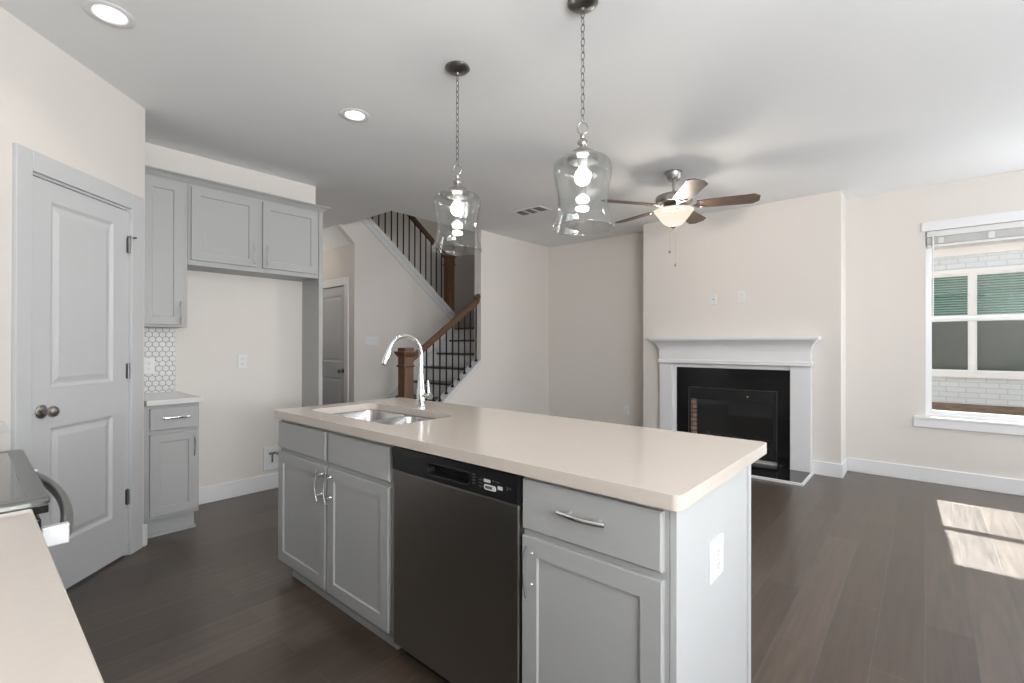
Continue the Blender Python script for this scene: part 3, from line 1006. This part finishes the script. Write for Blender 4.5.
vt = thing('air_vent', 'white slotted air vent in the ceiling between pendant and stairwell', 'vent', (4.165, 3.335, CE))
mb = MB()
hw, hh = 0.108, 0.205
for x0, x1, y0, y1 in ((-hw, -hw + 0.022, -hh, hh), (hw - 0.022, hw, -hh, hh), (-hw + 0.022, hw - 0.022, -hh, -hh + 0.026), (-hw + 0.022, hw - 0.022, hh - 0.026, hh)):
    mb.box(x0, x1, y0, y1, -0.007, -0.0005)
for y in (-0.058, 0.058):
    mb.box(-hw + 0.022, hw - 0.022, y - 0.008, y + 0.008, -0.007, -0.0005)
mb.build('frame', 'trim', vt, bev=0.001)
MB().box(-hw + 0.02, hw - 0.02, -hh + 0.02, hh - 0.02, -0.0015, -0.0006).build('backing', 'dark', vt)
mb = MB()
for k in range(9):
    x = -hw + 0.032 + k * 0.0188
    mb.prism([(x + 0.002, -0.0065), (x + 0.005, -0.0030), (x + 0.006, -0.0030), (x + 0.003, -0.0065)], 'xz', -hh + 0.026, hh - 0.026)
mb.build('louvre_slats', 'trim', vt)


# ---------------------------------------------------------------- pendants
def pendant(loc, label):
    t = thing('pendant_light', label, 'pendant light', loc, 0, 'glass pendants over the island')
    MB().lathe([(0.066, -0.0005), (0.067, -0.006), (0.062, -0.012), (0.045, -0.020), (0.022, -0.026), (0.010, -0.030), (0.007, -0.040), (0.001, -0.041)], seg=36).build('canopy', 'darknickel', t, smooth=True)
    c = MB()
    z = -0.046
    k = 0
    while z > -0.525:
        pts = []
        for i in range(16):
            a = 2 * PI * i / 16
            u, w = 0.0085 * math.sin(a), 0.0185 * math.cos(a)
            pts.append(((u, 0, z + w - 0.008) if k % 2 else (0, u, z + w - 0.008)))
        c.tube(pts, 0.0020, 6, closed=True)
        z -= 0.0305
        k += 1
    c.build('chain', 'darknickel', t, smooth='all')
    pts = [(0.022 * math.sin(2 * PI * i / 24) * math.cos(0.9), 0.022 * math.sin(2 * PI * i / 24) * math.sin(-0.9), -0.553 + 0.026 * math.cos(2 * PI * i / 24)) for i in range(24)]
    MB().tube(pts, 0.0034, 8, closed=True).build('ring', 'nickel', t, smooth='all')
    MB().lathe([(0.001, -0.576), (0.010, -0.578), (0.013, -0.588), (0.010, -0.598), (0.017, -0.604), (0.023, -0.616), (0.021, -0.630), (0.014, -0.638), (0.016, -0.645), (0.034, -0.650), (0.056, -0.664), (0.066, -0.684), (0.067, -0.696), (0.064, -0.697), (0.055, -0.672), (0.02, -0.655)], seg=40).build('cap', 'nickel', t, smooth=True)
    MB().lathe([(0.020, -0.655), (0.020, -0.700), (0.017, -0.712), (0.017, -0.722)], seg=24, cap1=True).build('socket', 'plate', t, smooth=True)
    MB().lathe([(0.013, -0.716), (0.013, -0.726), (0.020, -0.733), (0.0285, -0.744), (0.0335, -0.758), (0.0345, -0.769), (0.0325, -0.782), (0.026, -0.793), (0.014, -0.801), (0.001, -0.8035)], seg=28).build('bulb', 'bulb', t, smooth='all')
    g_ = MB()
    prof = [(0.056, -0.702), (0.076, -0.694), (0.096, -0.691), (0.113, -0.697), (0.124, -0.713), (0.1275, -0.735), (0.124, -0.765), (0.1165, -0.800), (0.1095, -0.840), (0.1065, -0.875), (0.109, -0.905), (0.1165, -0.935), (0.125, -0.960), (0.1310, -0.979), (0.1345, -0.984), (0.1355, -0.989), (0.1335, -0.994), (0.1290, -0.994), (0.1262, -0.988), (0.1255, -0.978), (0.121, -0.960), (0.1125, -0.935), (0.105, -0.905), (0.1025, -0.875), (0.1055, -0.840), (0.1125, -0.800), (0.120, -0.765), (0.1235, -0.735), (0.1205, -0.715), (0.111, -0.701), (0.096, -0.695), (0.078, -0.698), (0.056, -0.705)]
    g_.lathe(prof, seg=56)
    g_.build('glass_shade', 'shade', t, smooth='all')
    lamp('pendant_lamp', 'POINT', (0, 0, -0.85), 4.5, (1.0, 0.93, 0.84), parent=t, shadow_soft_size=0.03)
    return t


pendant((1.772, 1.130, CE), 'clear glass pendant over the near end of the island')
pendant((1.750, 1.912, CE), 'clear glass pendant over the sink end of the island')

# ---------------------------------------------------------------- ceiling fan
cf = thing('ceiling_fan', 'five-blade ceiling fan with a lit frosted bowl in front of the fireplace', 'ceiling fan', (4.035, 1.645, CE))
MB().lathe([(0.070, -0.0005), (0.071, -0.010), (0.066, -0.026), (0.052, -0.064), (0.046, -0.072), (0.016, -0.074)], seg=36, cap1=True).build('canopy', 'nickel', cf, smooth=True)
DZ = -0.052
def dz(pr):
    return [(r, h + DZ) for r, h in pr]
MB().lathe([(0.012, -0.07)] + dz([(0.012, -0.125), (0.022, -0.126), (0.022, -0.142), (0.010, -0.143)]), seg=20).build('downrod', 'nickel', cf, smooth=True)
MB().lathe(dz([(0.020, -0.138), (0.060, -0.142), (0.120, -0.150), (0.148, -0.162), (0.153, -0.178), (0.153, -0.208), (0.146, -0.222), (0.118, -0.230), (0.080, -0.240), (0.060, -0.250), (0.060, -0.272), (0.10, -0.278)]), seg=48).build('motor_housing', 'nickel', cf, smooth=True)
bm_ = MB()
out = [(0.185, -0.060), (0.30, -0.072), (0.60, -0.080), (0.622, -0.080), (0.668, -0.040), (0.668, 0.040), (0.622, 0.080), (0.60, 0.080), (0.30, 0.072), (0.185, 0.060)]
bm_.prism(out, 'xy', -0.004, 0.004)
for v in bm_.bm.verts:      # pitch of the blade about its own axis
    y, z = v.co.y, v.co.z
    a = math.radians(-11.5)
    v.co.y, v.co.z = y * math.cos(a) - z * math.sin(a), y * math.sin(a) + z * math.cos(a) - 0.246 + DZ
blade0 = bm_.build('blade', 'blade', cf, bev=0.0015)
ir = MB()
ir.tube([(0.085, 0, -0.245 + DZ), (0.13, 0, -0.262 + DZ), (0.17, 0, -0.258 + DZ), (0.20, 0, -0.252 + DZ)], [0.012, 0.010, 0.010, 0.009], 8, flat=(1.5, 0.5))
for s_ in (-1, 1):
    ir.tube([(0.15, 0, -0.260 + DZ), (0.19, s_ * 0.022, -0.256 + s_ * -0.006 + DZ), (0.225, s_ * 0.036, -0.252 + s_ * -0.010 + DZ)], 0.008, 8, flat=(1.5, 0.5))
    ir.lathe([(0.001, -0.010), (0.012, -0.009), (0.014, -0.004)], (0.228, s_ * 0.036, -0.249 + s_ * -0.010 + DZ), 12)
iron0 = ir.build('blade_iron', 'nickel', blade0, smooth=True)
for k in range(1, 5):
    c = blade0.copy(); COL.objects.link(c); c.parent = cf
    c.rotation_euler = (0, 0, math.radians(1.5 + 72 * k))
    d = iron0.copy(); COL.objects.link(d); d.parent = c
blade0.rotation_euler = (0, 0, math.radians(1.5))
MB().lathe([(0.10, -0.330), (0.150, -0.331), (0.165, -0.334), (0.166, -0.340), (0.152, -0.356), (0.136, -0.378), (0.119, -0.402), (0.099, -0.428), (0.078, -0.449), (0.055, -0.463), (0.030, -0.470), (0.006, -0.472)], seg=48, cap1=True).build('light_bowl', 'bowl', cf, smooth='all', label='lit frosted glass bowl')
MB().lathe([(0.004, -0.466), (0.020, -0.470), (0.023, -0.476), (0.014, -0.484), (0.009, -0.490), (0.008, -0.502), (0.001, -0.504)], seg=20).build('finial', 'nickel', cf, smooth=True)
for (px, py, zb, sz) in ((-0.012, 0.030, -0.690, 0.011), (0.012, -0.010, -0.805, 0.009)):
    pc = MB()
    pc.tube([(px * 0.3, py * 0.3, -0.49), (px, py, -0.52), (px, py, zb)], 0.0010, 6)
    pc = pc.build('pull_chain', 'beads', cf)
    MB().lathe([(0.001, 0.012), (sz * 0.6, 0.010), (sz, 0.0), (sz * 0.9, -0.010), (0.001, -0.016)], (px, py, zb), 14).build('fob', 'darknickel', pc, smooth=True)
lamp('fan_lamp', 'POINT', (0, 0, -0.40), 42, (1.0, 0.88, 0.76), parent=cf, shadow_soft_size=0.05)

# ---------------------------------------------------------------- fireplace
fp_ = thing('fireplace_mantel', 'white mantel with flared shelf round the fireplace', 'mantel', (XC, 1.6265, 0), -PI / 2)
# local x = towards -Y, local -y = towards the room
YM = 1.6265


def my(y):
    return YM - y


mb = MB()
xl, xr = my(2.405), my(0.850)
mb.box(xl, my(2.254), -0.075, -0.0005, 0.0215, 1.061).build('pilaster', 'trim', fp_, bev=0.003)
MB().box(my(1.031), xr, -0.075, -0.0005, 0.0215, 1.061).build('pilaster', 'trim', fp_, bev=0.003)
for x0, x1 in ((my(2.2535), my(2.213)),):
    MB().box(x0, x1, -0.045, -0.0005, 0.0215, 1.061).build('return', 'trim', fp_)
# header: frieze, small ledge and cove rising to the shelf
mb = MB()
prof = [(0.0005, 1.062), (0.088, 1.062), (0.092, 1.066), (0.105, 1.072), (0.105, 1.106), (0.092, 1.114), (0.088, 1.118), (0.088, 1.215), (0.094, 1.240), (0.106, 1.266), (0.126, 1.292), (0.150, 1.313), (0.176, 1.328), (0.184, 1.332), (0.184, 1.342), (0.196, 1.343), (0.196, 1.366), (0.0005, 1.366)]
rings = []
for d_, z in prof:
    e = max(d_ - 0.088, 0) * 0.75
    rings.append([(xl - e, -0.0005, z), (xl - e, -d_, z), (xr + e, -d_, z), (xr + e, -0.0005, z)])
mb.loops(rings, False)
mb.build('header', 'trim', fp_)
MB().box(my(2.2125), my(1.0315), -0.045, -0.0005, 1.022, 1.061).build('soffit', 'trim', fp_)

ft = MB()
ft.box(my(2.2125), my(2.0655), -0.034, -0.0008, 0.0215, 1.0215).box(my(1.149), my(1.0315), -0.034, -0.0008, 0.0215, 1.0215).box(my(2.0655), my(1.149), -0.034, -0.0008, 0.80, 1.0215)
ft = ft.build('fireplace_surround', 'blacktile', bev=0.0005)
ft.location = (XC, YM, 0); ft.rotation_euler = (0, 0, -PI / 2)
tag(ft, 'polished black tile surround inside the white mantel', 'fireplace surround')

fi = thing('electric_fireplace', 'black glass-front electric fireplace insert with log bed', 'fireplace', (XC, YM, 0), -PI / 2)
il, ir_, iz0, iz1 = my(2.060), my(1.155), 0.07, 0.795
gl, gr, gz0, gz1 = my(2.040), my(1.195), 0.19, 0.665
mb = MB()
mb.box(il, gl, -0.058, -0.001, iz0, iz1).box(gr, ir_, -0.058, -0.001, iz0, iz1).box(gl, gr, -0.058, -0.001, iz0, gz0).box(gl, gr, -0.058, -0.001, gz1, iz1)
mb.build('frame', 'firebox', fi, bev=0.003)
MB().box(gl, gr, -0.006, -0.0011, gz0, gz1).build('fireback', 'firebox', fi)
for x0, x1 in ((gl, gl + 0.055),):
    MB().box(x0, x1, -0.040, -0.006, gz0, gz1).build('brick_side', 'fireback', fi, label='red and tan firebrick strip with brightness painted in')
MB().box(gl, gr, -0.052, -0.048, gz0, gz1).build('glass_front', 'fireglass', fi)
lg = MB()
for k in range(9):
    x = gl + 0.10 + k * 0.085
    lg.tube([(x - 0.07, -0.026, gz0 + 0.03 + 0.02 * (k % 3)), (x, -0.028, gz0 + 0.055 + 0.03 * ((k * 2) % 3)), (x + 0.06, -0.026, gz0 + 0.045 + 0.03 * ((k + 1) % 2))], [0.012, 0.016, 0.011], 8)
lg.build('log_bed', 'log', fi, smooth=True)
mb = MB()
for k in range(7):
    mb.box(my(1.71) + k * 0.024, my(1.71) + k * 0.024 + 0.014, -0.0595, -0.058, 0.712, 0.735)
mb.build('heat_slots', 'pocket', fi)
MB().box(my(1.44), my(1.425), -0.0596, -0.058, 0.72, 0.732).build('control_button', 'print', fi)
MB().box(il - 0.004, il, -0.064, -0.001, iz0, iz1).build('edge_trim', 'rangeframe', fi)
MB().box(ir_, ir_ + 0.004, -0.064, -0.001, iz0, iz1).build('edge_trim', 'rangeframe', fi)

ht = thing('hearth', 'polished black hearth slab with a white border on the floor', 'hearth', (XC, YM, 0), -PI / 2)
MB().box(my(2.42), my(0.852), -0.545, -0.076, 0.0, 0.021).box(my(2.25), my(1.04), -0.076, -0.0005, 0, 0.021).build('slab', 'hearth', ht, bev=0.002)
MB().box(my(2.44), my(0.832), -0.566, -0.546, 0, 0.023).box(my(0.851), my(0.832), -0.546, -0.017, 0, 0.023).box(my(2.44), my(2.421), -0.546, -0.017, 0, 0.023).build('border', 'trim', ht, bev=0.002, label='white painted border strip')

# ---------------------------------------------------------------- window_1
wd = thing('window_1', 'white double-hung window with the blind raised', 'window', (XW, (W_Y0 + W_Y1) / 2, W_Z0), -PI / 2)
wd['kind'] = 'structure'
hw = (W_Y1 - W_Y0) / 2
WH = W_Z1 - W_Z0


def window_parts(wd):
    mb = MB()
    fr = 0.026
    for x0, x1, z0, z1 in ((-hw, -hw + fr, 0, WH), (hw - fr, hw, 0, WH), (-hw + fr, hw - fr, 0, 0.022), (-hw + fr, hw - fr, WH - fr, WH)):
        mb.box(x0, x1, 0.045, 0.135, z0, z1)
    mb.build('window_frame', 'vinyl', wd, bev=0.002)
    zm = 1.517 - W_Z0
    st = 0.018
    for nm, y0, y1, z0, z1, rb, rtp in (('lower_sash', 0.055, 0.085, 0.022, zm + 0.022, 0.034, 0.036), ('upper_sash', 0.092, 0.122, zm - 0.016, WH - fr, 0.034, 0.03)):
        m2 = MB()
        x0, x1 = -hw + fr, hw - fr
        m2.box(x0, x0 + st, y0, y1, z0, z1).box(x1 - st, x1, y0, y1, z0, z1).box(x0 + st, x1 - st, y0, y1, z0, z0 + rb).box(x0 + st, x1 - st, y0, y1, z1 - rtp, z1)
        sh = m2.build(nm, 'vinyl', wd, bev=0.002)
        MB().box(x0 + st - 0.003, x1 - st + 0.003, (y0 + y1) / 2 - 0.002, (y0 + y1) / 2 + 0.002, z0 + rb - 0.003, z1 - rtp + 0.003).build('pane', 'pane', sh)


window_parts(wd)
MB().box(-hw - 0.030, hw + 0.030, -0.022, -0.0005, WH - 0.002, WH + 0.084).build('head_casing', 'trim', wd, bev=0.003)
MB().box(-hw - 0.088, hw + 0.088, -0.026, 0.045, -0.026, -0.002).build('stool', 'trim', wd, bev=0.004)
MB().box(-hw - 0.088, hw + 0.088, -0.020, -0.0005, -0.102, -0.027).build('apron', 'trim', wd, bev=0.003)
wd2 = thing('window_2', 'white double-hung window beyond the frame', 'window', (XW, (T_Y0 + T_Y1) / 2, W_Z0), -PI / 2)
wd2['kind'] = 'structure'
window_parts(wd2)
for w_ in (wd, wd2, d1, d2):
    for k in ('label', 'category'):
        if k in w_:
            del w_[k]

bl = thing('window_blind', 'white blind pulled up to the top of the window, with a tilt wand', 'blind', (XW, (W_Y0 + W_Y1) / 2, 0), -PI / 2)
bw = hw - 0.008
MB().box(-bw, bw, -0.004, 0.040, 2.292, 2.345).build('headrail', 'blind', bl, bev=0.003)
mb = MB()
for k in range(14):
    z = 2.225 + k * 0.0046
    mb.box(-bw + 0.004, bw - 0.004, 0.0, 0.040, z, z + 0.0030)
mb.build('slats', 'blind', bl)
MB().box(-bw + 0.004, bw - 0.004, 0.0, 0.040, 2.196, 2.221).build('bottom_rail', 'blind', bl, bev=0.003)
for x in (-bw + 0.10, -bw + 0.43, bw - 0.10):
    MB().box(x - 0.02, x + 0.02, -0.008, -0.0045, 2.225, 2.280).build('valance_clip', 'blind', bl, bev=0.002)
MB().tube([(-bw + 0.045, -0.010, 2.30), (-bw + 0.044, -0.012, 1.54)], 0.0055, 8).build('tilt_wand', 'plate', bl)

# ---------------------------------------------------------------- stairs
RISE, RUN, X1 = 0.193, 0.243, 3.43


def low_z(x):      # top of the near stringer cap
    return 0.609 + 0.763 * (x - 3.83) + 0.016


st = thing('staircase', 'turning staircase with dark treads, brown handrails and black iron balusters', 'staircase', (X1, 4.95, 0))


def rel(o_, root):
    for v in o_.data.vertices:
        v.co -= Vector(root.location)
    return o_


for k in range(1, 9):
    x = X1 + RUN * (k - 1)
    rel(MB().box(x, x + 0.018, YW + 0.122, YS - 0.03, RISE * (k - 1), RISE * k - 0.028).build('riser', 'stairpaint', st), st)
    if k < 8:
        rel(MB().box(x - 0.028, x + RUN + 0.017, YW + 0.122, YS - 0.03, RISE * k - 0.028, RISE * k).build('tread', 'tread', st, bev=0.006), st)
xl_ = X1 + RUN * 7
rel(MB().box(xl_ - 0.028, XW - 0.002, YW + 0.122, 6.598, RISE * 8 - 0.028, RISE * 8).build('landing', 'tread', st, bev=0.004), st)
rel(MB().box(xl_ + 0.02, XW - 0.002, YW + 0.122, 6.598, RISE * 8 - 0.25, RISE * 8 - 0.029).build('landing_frame', 'stairpaint', st), st)
# near stringer on the sloped wall, with cap; and the skirt on the far wall
xs = 3.30
rel(MB().prism([(xs, low_z(xs) - 0.07), (4.44, low_z(4.44) - 0.07), (4.44, low_z(4.44)), (xs, low_z(xs))], 'xz', YW - 0.004, YW + 0.121).build('stringer', 'stairpaint', st), st)


def nos(x):
    return RISE + (x - X1) / RUN * RISE


rel(MB().prism([(3.30, 0), (3.9, 0), (4.94, nos(4.94) - 0.3), (4.94, nos(4.94) + 0.11), (3.30, nos(3.30) + 0.11)], 'xz', YS - 0.028, YS - 0.001).build('skirt_board', 'stairpaint', st), st)


def newel(mb_list, x0, x1, y0, y1, z0, z1, root):
    m1 = MB().box(x0, x1, y0, y1, z0, z1 - 0.05)
    o_ = rel(m1.build('newel_post', 'wood', root, bev=0.004), root)
    cx, cy, hx, hy = (x0 + x1) / 2, (y0 + y1) / 2, (x1 - x0) / 2, (y1 - y0) / 2
    m2 = MB()
    rings = []
    for e, z in ((0.001, z1 - 0.105), (0.010, z1 - 0.095), (0.024, z1 - 0.070), (0.030, z1 - 0.055), (0.030, z1 - 0.043), (0.002, z1 - 0.041), (0.002, z1 - 0.006), (-0.004, z1)):
        rings.append([(cx - hx - e, cy - hy - e, z), (cx + hx + e, cy - hy - e, z), (cx + hx + e, cy + hy + e, z), (cx - hx - e, cy + hy + e, z)])
    m2.loops(rings, True, True, True)
    rel(m2.build('cap', 'wood', o_), root)
    m3 = MB()
    rings = []
    zc = z1 - 0.205
    for e, z in ((0.001, zc - 0.014), (0.010, zc - 0.008), (0.012, zc), (0.010, zc + 0.008), (0.001, zc + 0.012)):
        rings.append([(cx - hx - e, cy - hy - e, z), (cx + hx + e, cy - hy - e, z), (cx + hx + e, cy + hy + e, z), (cx - hx - e, cy + hy + e, z)])
    m3.loops(rings, True, True, True)
    rel(m3.build('collar', 'wood', o_), root)
    return o_


def rail_profile(mb, x0, z0, x1, z1, y, h=0.072, w=0.062):
    prof = [(-0.32, -0.5), (0.32, -0.5), (0.36, -0.12), (0.5, 0.0), (0.5, 0.22), (0.34, 0.44), (0.12, 0.5), (-0.12, 0.5), (-0.34, 0.44), (-0.5, 0.22), (-0.5, 0.0), (-0.36, -0.12)]
    mb.loops([[(x0, y + u * w, z0 + q * h) for u, q in prof], [(x1, y + u * w, z1 + q * h) for u, q in prof]], True, True, True)


def baluster(root, x, y, z0, z1):
    o_ = rel(MB().box(x - 0.0065, x + 0.0065, y - 0.0065, y + 0.0065, z0, z1).build('baluster', 'bronze', root), root)
    rel(MB().lathe([(0.021, -0.006), (0.020, 0.010), (0.013, 0.024), (0.008, 0.027)], (x, y, z0 + 0.004), 12, cap0=True, cap1=True).build('shoe', 'bronze', o_, smooth=True), root)
    return o_


lr = st
newel(None, 3.226, 3.351, 4.382, 4.507, 0.0, 1.243, lr)
YRL = 4.445


def railz(x):
    return 1.242 + 0.700 * (x - 3.546)


mb = MB()
rail_profile(mb, 3.345, railz(3.345), 4.445, railz(4.445), YRL, h=0.085)
rel(mb.build('handrail', 'woodrail', lr), lr)
mb = MB()
rail_profile(mb, 4.405, railz(4.43) + 0.015, 4.4395, railz(4.43) + 0.035, YRL, h=0.11, w=0.10)
rel(mb.build('rosette', 'woodrail', lr, bev=0.002), lr)
for k in range(10):
    x = 3.483 + 0.1025 * k
    if x < 4.43:
        baluster(lr, x, YRL, low_z(x) - 0.002, railz(x) - 0.036)

us = st


def up_z(x):      # top of the upper stringer
    return 2.945 - 0.796 * (x - 3.507)


for k in range(1, 8):
    x = 4.9 - RUN * (k - 1)
    z = RISE * 8 + RISE * k
    rel(MB().box(x - 0.018, x, YS + 0.102, 6.598, z - RISE, z - 0.028).build('riser', 'stairpaint', us), us)
    rel(MB().box(x - RUN - 0.017, x + 0.028, YS + 0.102, 6.598, z - 0.028, z).build('tread', 'tread', us), us)
rel(MB().prism([(4.99, up_z(4.99) - 0.165), (4.99, up_z(4.99)), (3.02, up_z(3.02)), (3.02, up_z(3.02) - 0.165)], 'xz', YS - 0.012, YS + 0.101).build('stringer', 'stairpaint', us), us)
rel(MB().prism([(4.99, up_z(4.99) - 0.075), (4.99, up_z(4.99) + 0.002), (3.02, up_z(3.02) + 0.002), (3.02, up_z(3.02) - 0.075)], 'xz', YS - 0.020, YS - 0.012).build('cap_board', 'stairpaint', us), us)
rel(MB().box(4.83, 4.985, YS - 0.012, YS - 0.001, 0, up_z(4.985) - 0.17).build('corner_board', 'stairpaint', us), us)

ur = st
newel(None, 4.872, 4.992, YS - 0.010, YS + 0.110, 1.745, 2.72, ur)
YU = YS + 0.045


def urail(x):
    return 3.120 - 0.74 * (x - 4.204)


mb = MB()
rail_profile(mb, 4.872, urail(4.872), 3.05, urail(3.05), YU, h=0.085)
rel(mb.build('handrail', 'woodrail', ur), ur)
for k in range(17):
    x = 4.772 - 0.1003 * k
    if x > 3.1:
        baluster(ur, x, YU, up_z(x) - 0.003, urail(x) - 0.036)

# ---------------------------------------------------------------- outside
nh = thing('neighbour_house', 'white painted brick house seen through the window', 'house', (9.5, -1.0, 0))
NX = 9.5


def nrel(o_):
    return rel(o_, nh)


mb = MB()
wins = [(0.42, -0.505, 0.885, 2.33), (-0.530, -1.46, 0.885, 2.33)]
ys = [4.0, 0.42, -1.46, -6.0]
mb.box(NX, NX + 0.2, 4.0, 0.42, -0.4, 2.70).box(NX, NX + 0.2, -1.46, -6.0, -0.4, 2.70).box(NX, NX + 0.2, 0.42, -1.46, -0.4, 0.885).box(NX, NX + 0.2, 0.42, -1.46, 2.33, 2.70)
nrel(mb.build('brick_wall', 'extbrick', nh))
for (ya, yb, z0, z1) in wins:
    zm = 1.69
    f_ = MB()
    f_.box(NX + 0.01, NX + 0.12, ya, ya - 0.035, z0, z1).box(NX + 0.01, NX + 0.12, yb, yb + 0.035, z0, z1)
    for za, zb in ((z0, z0 + 0.04), (z1 - 0.04, z1), (zm - 0.03, zm + 0.03)):
        f_.box(NX + 0.01, NX + 0.12, ya - 0.035, yb + 0.035, za, zb)
    w_ = nrel(f_.build('window', 'extwhite', nh))
    nrel(MB().box(NX + 0.05, NX + 0.056, ya - 0.03, yb + 0.03, z0 + 0.03, z1 - 0.03).build('pane', 'extglass', w_))
    b_ = MB()
    zz = zm + 0.03
    while zz < z1 - 0.03:
        b_.prism([(NX + 0.075, zz), (NX + 0.100, zz + 0.016), (NX + 0.102, zz + 0.013), (NX + 0.077, zz - 0.003)], 'xz', yb + 0.03, ya - 0.03)
        zz += 0.036
    nrel(b_.build('blind', 'extblind', w_))
    b_ = MB()
    b_.box(NX + 0.035, NX + 0.038, ya - 0.03, yb + 0.03, z0 + 0.03, zm - 0.03)
    zz = z0 + 0.05
    while zz < zm - 0.04:
        b_.box(NX + 0.031, NX + 0.035, ya - 0.03, yb + 0.03, zz, zz + 0.006)
        zz += 0.04
    nrel(b_.build('screen', 'extdark', w_))
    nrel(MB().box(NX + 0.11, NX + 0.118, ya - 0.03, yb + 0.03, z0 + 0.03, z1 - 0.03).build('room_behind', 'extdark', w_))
nrel(MB().box(NX - 0.02, NX + 0.12, -0.492, -0.543, 0.8875, 2.3195).build('mullion', 'extwhite', nh))
nrel(MB().box(NX - 0.07, NX, 0.50, -1.54, 0.82, 0.887).build('sill', 'extwhite', nh))
nrel(MB().box(NX - 0.03, NX, 0.50, -1.54, 2.32, 2.38).build('lintel', 'extwhite', nh))
nrel(MB().box(NX - 0.035, NX - 0.001, 4.0, -6.0, 2.585, 2.6995).build('frieze_board', 'extwhite', nh))
nrel(MB().box(NX - 0.45, NX + 0.2, 4.2, -6.2, 2.70, 2.74).build('soffit', 'extwhite', nh))
nrel(MB().box(NX - 0.47, NX - 0.45, 4.2, -6.2, 2.68, 2.90).build('fascia', 'extwhite', nh))
nrel(MB().prism([(NX - 0.50, 2.90), (NX + 3.0, 4.3), (NX + 3.0, 2.9)], 'xz', -6.3, 4.3).build('roof', 'shingle', nh))
gd = MB().prism([(XW + 0.15, -0.6), (XW + 0.15, -0.12), (NX - 0.8, 0.38), (NX + 0.2, 0.45), (NX + 3.0, 0.45), (NX + 3.0, -0.6)], 'xz', -9, 7).build('ground', 'mulch')
gd['kind'] = 'structure'
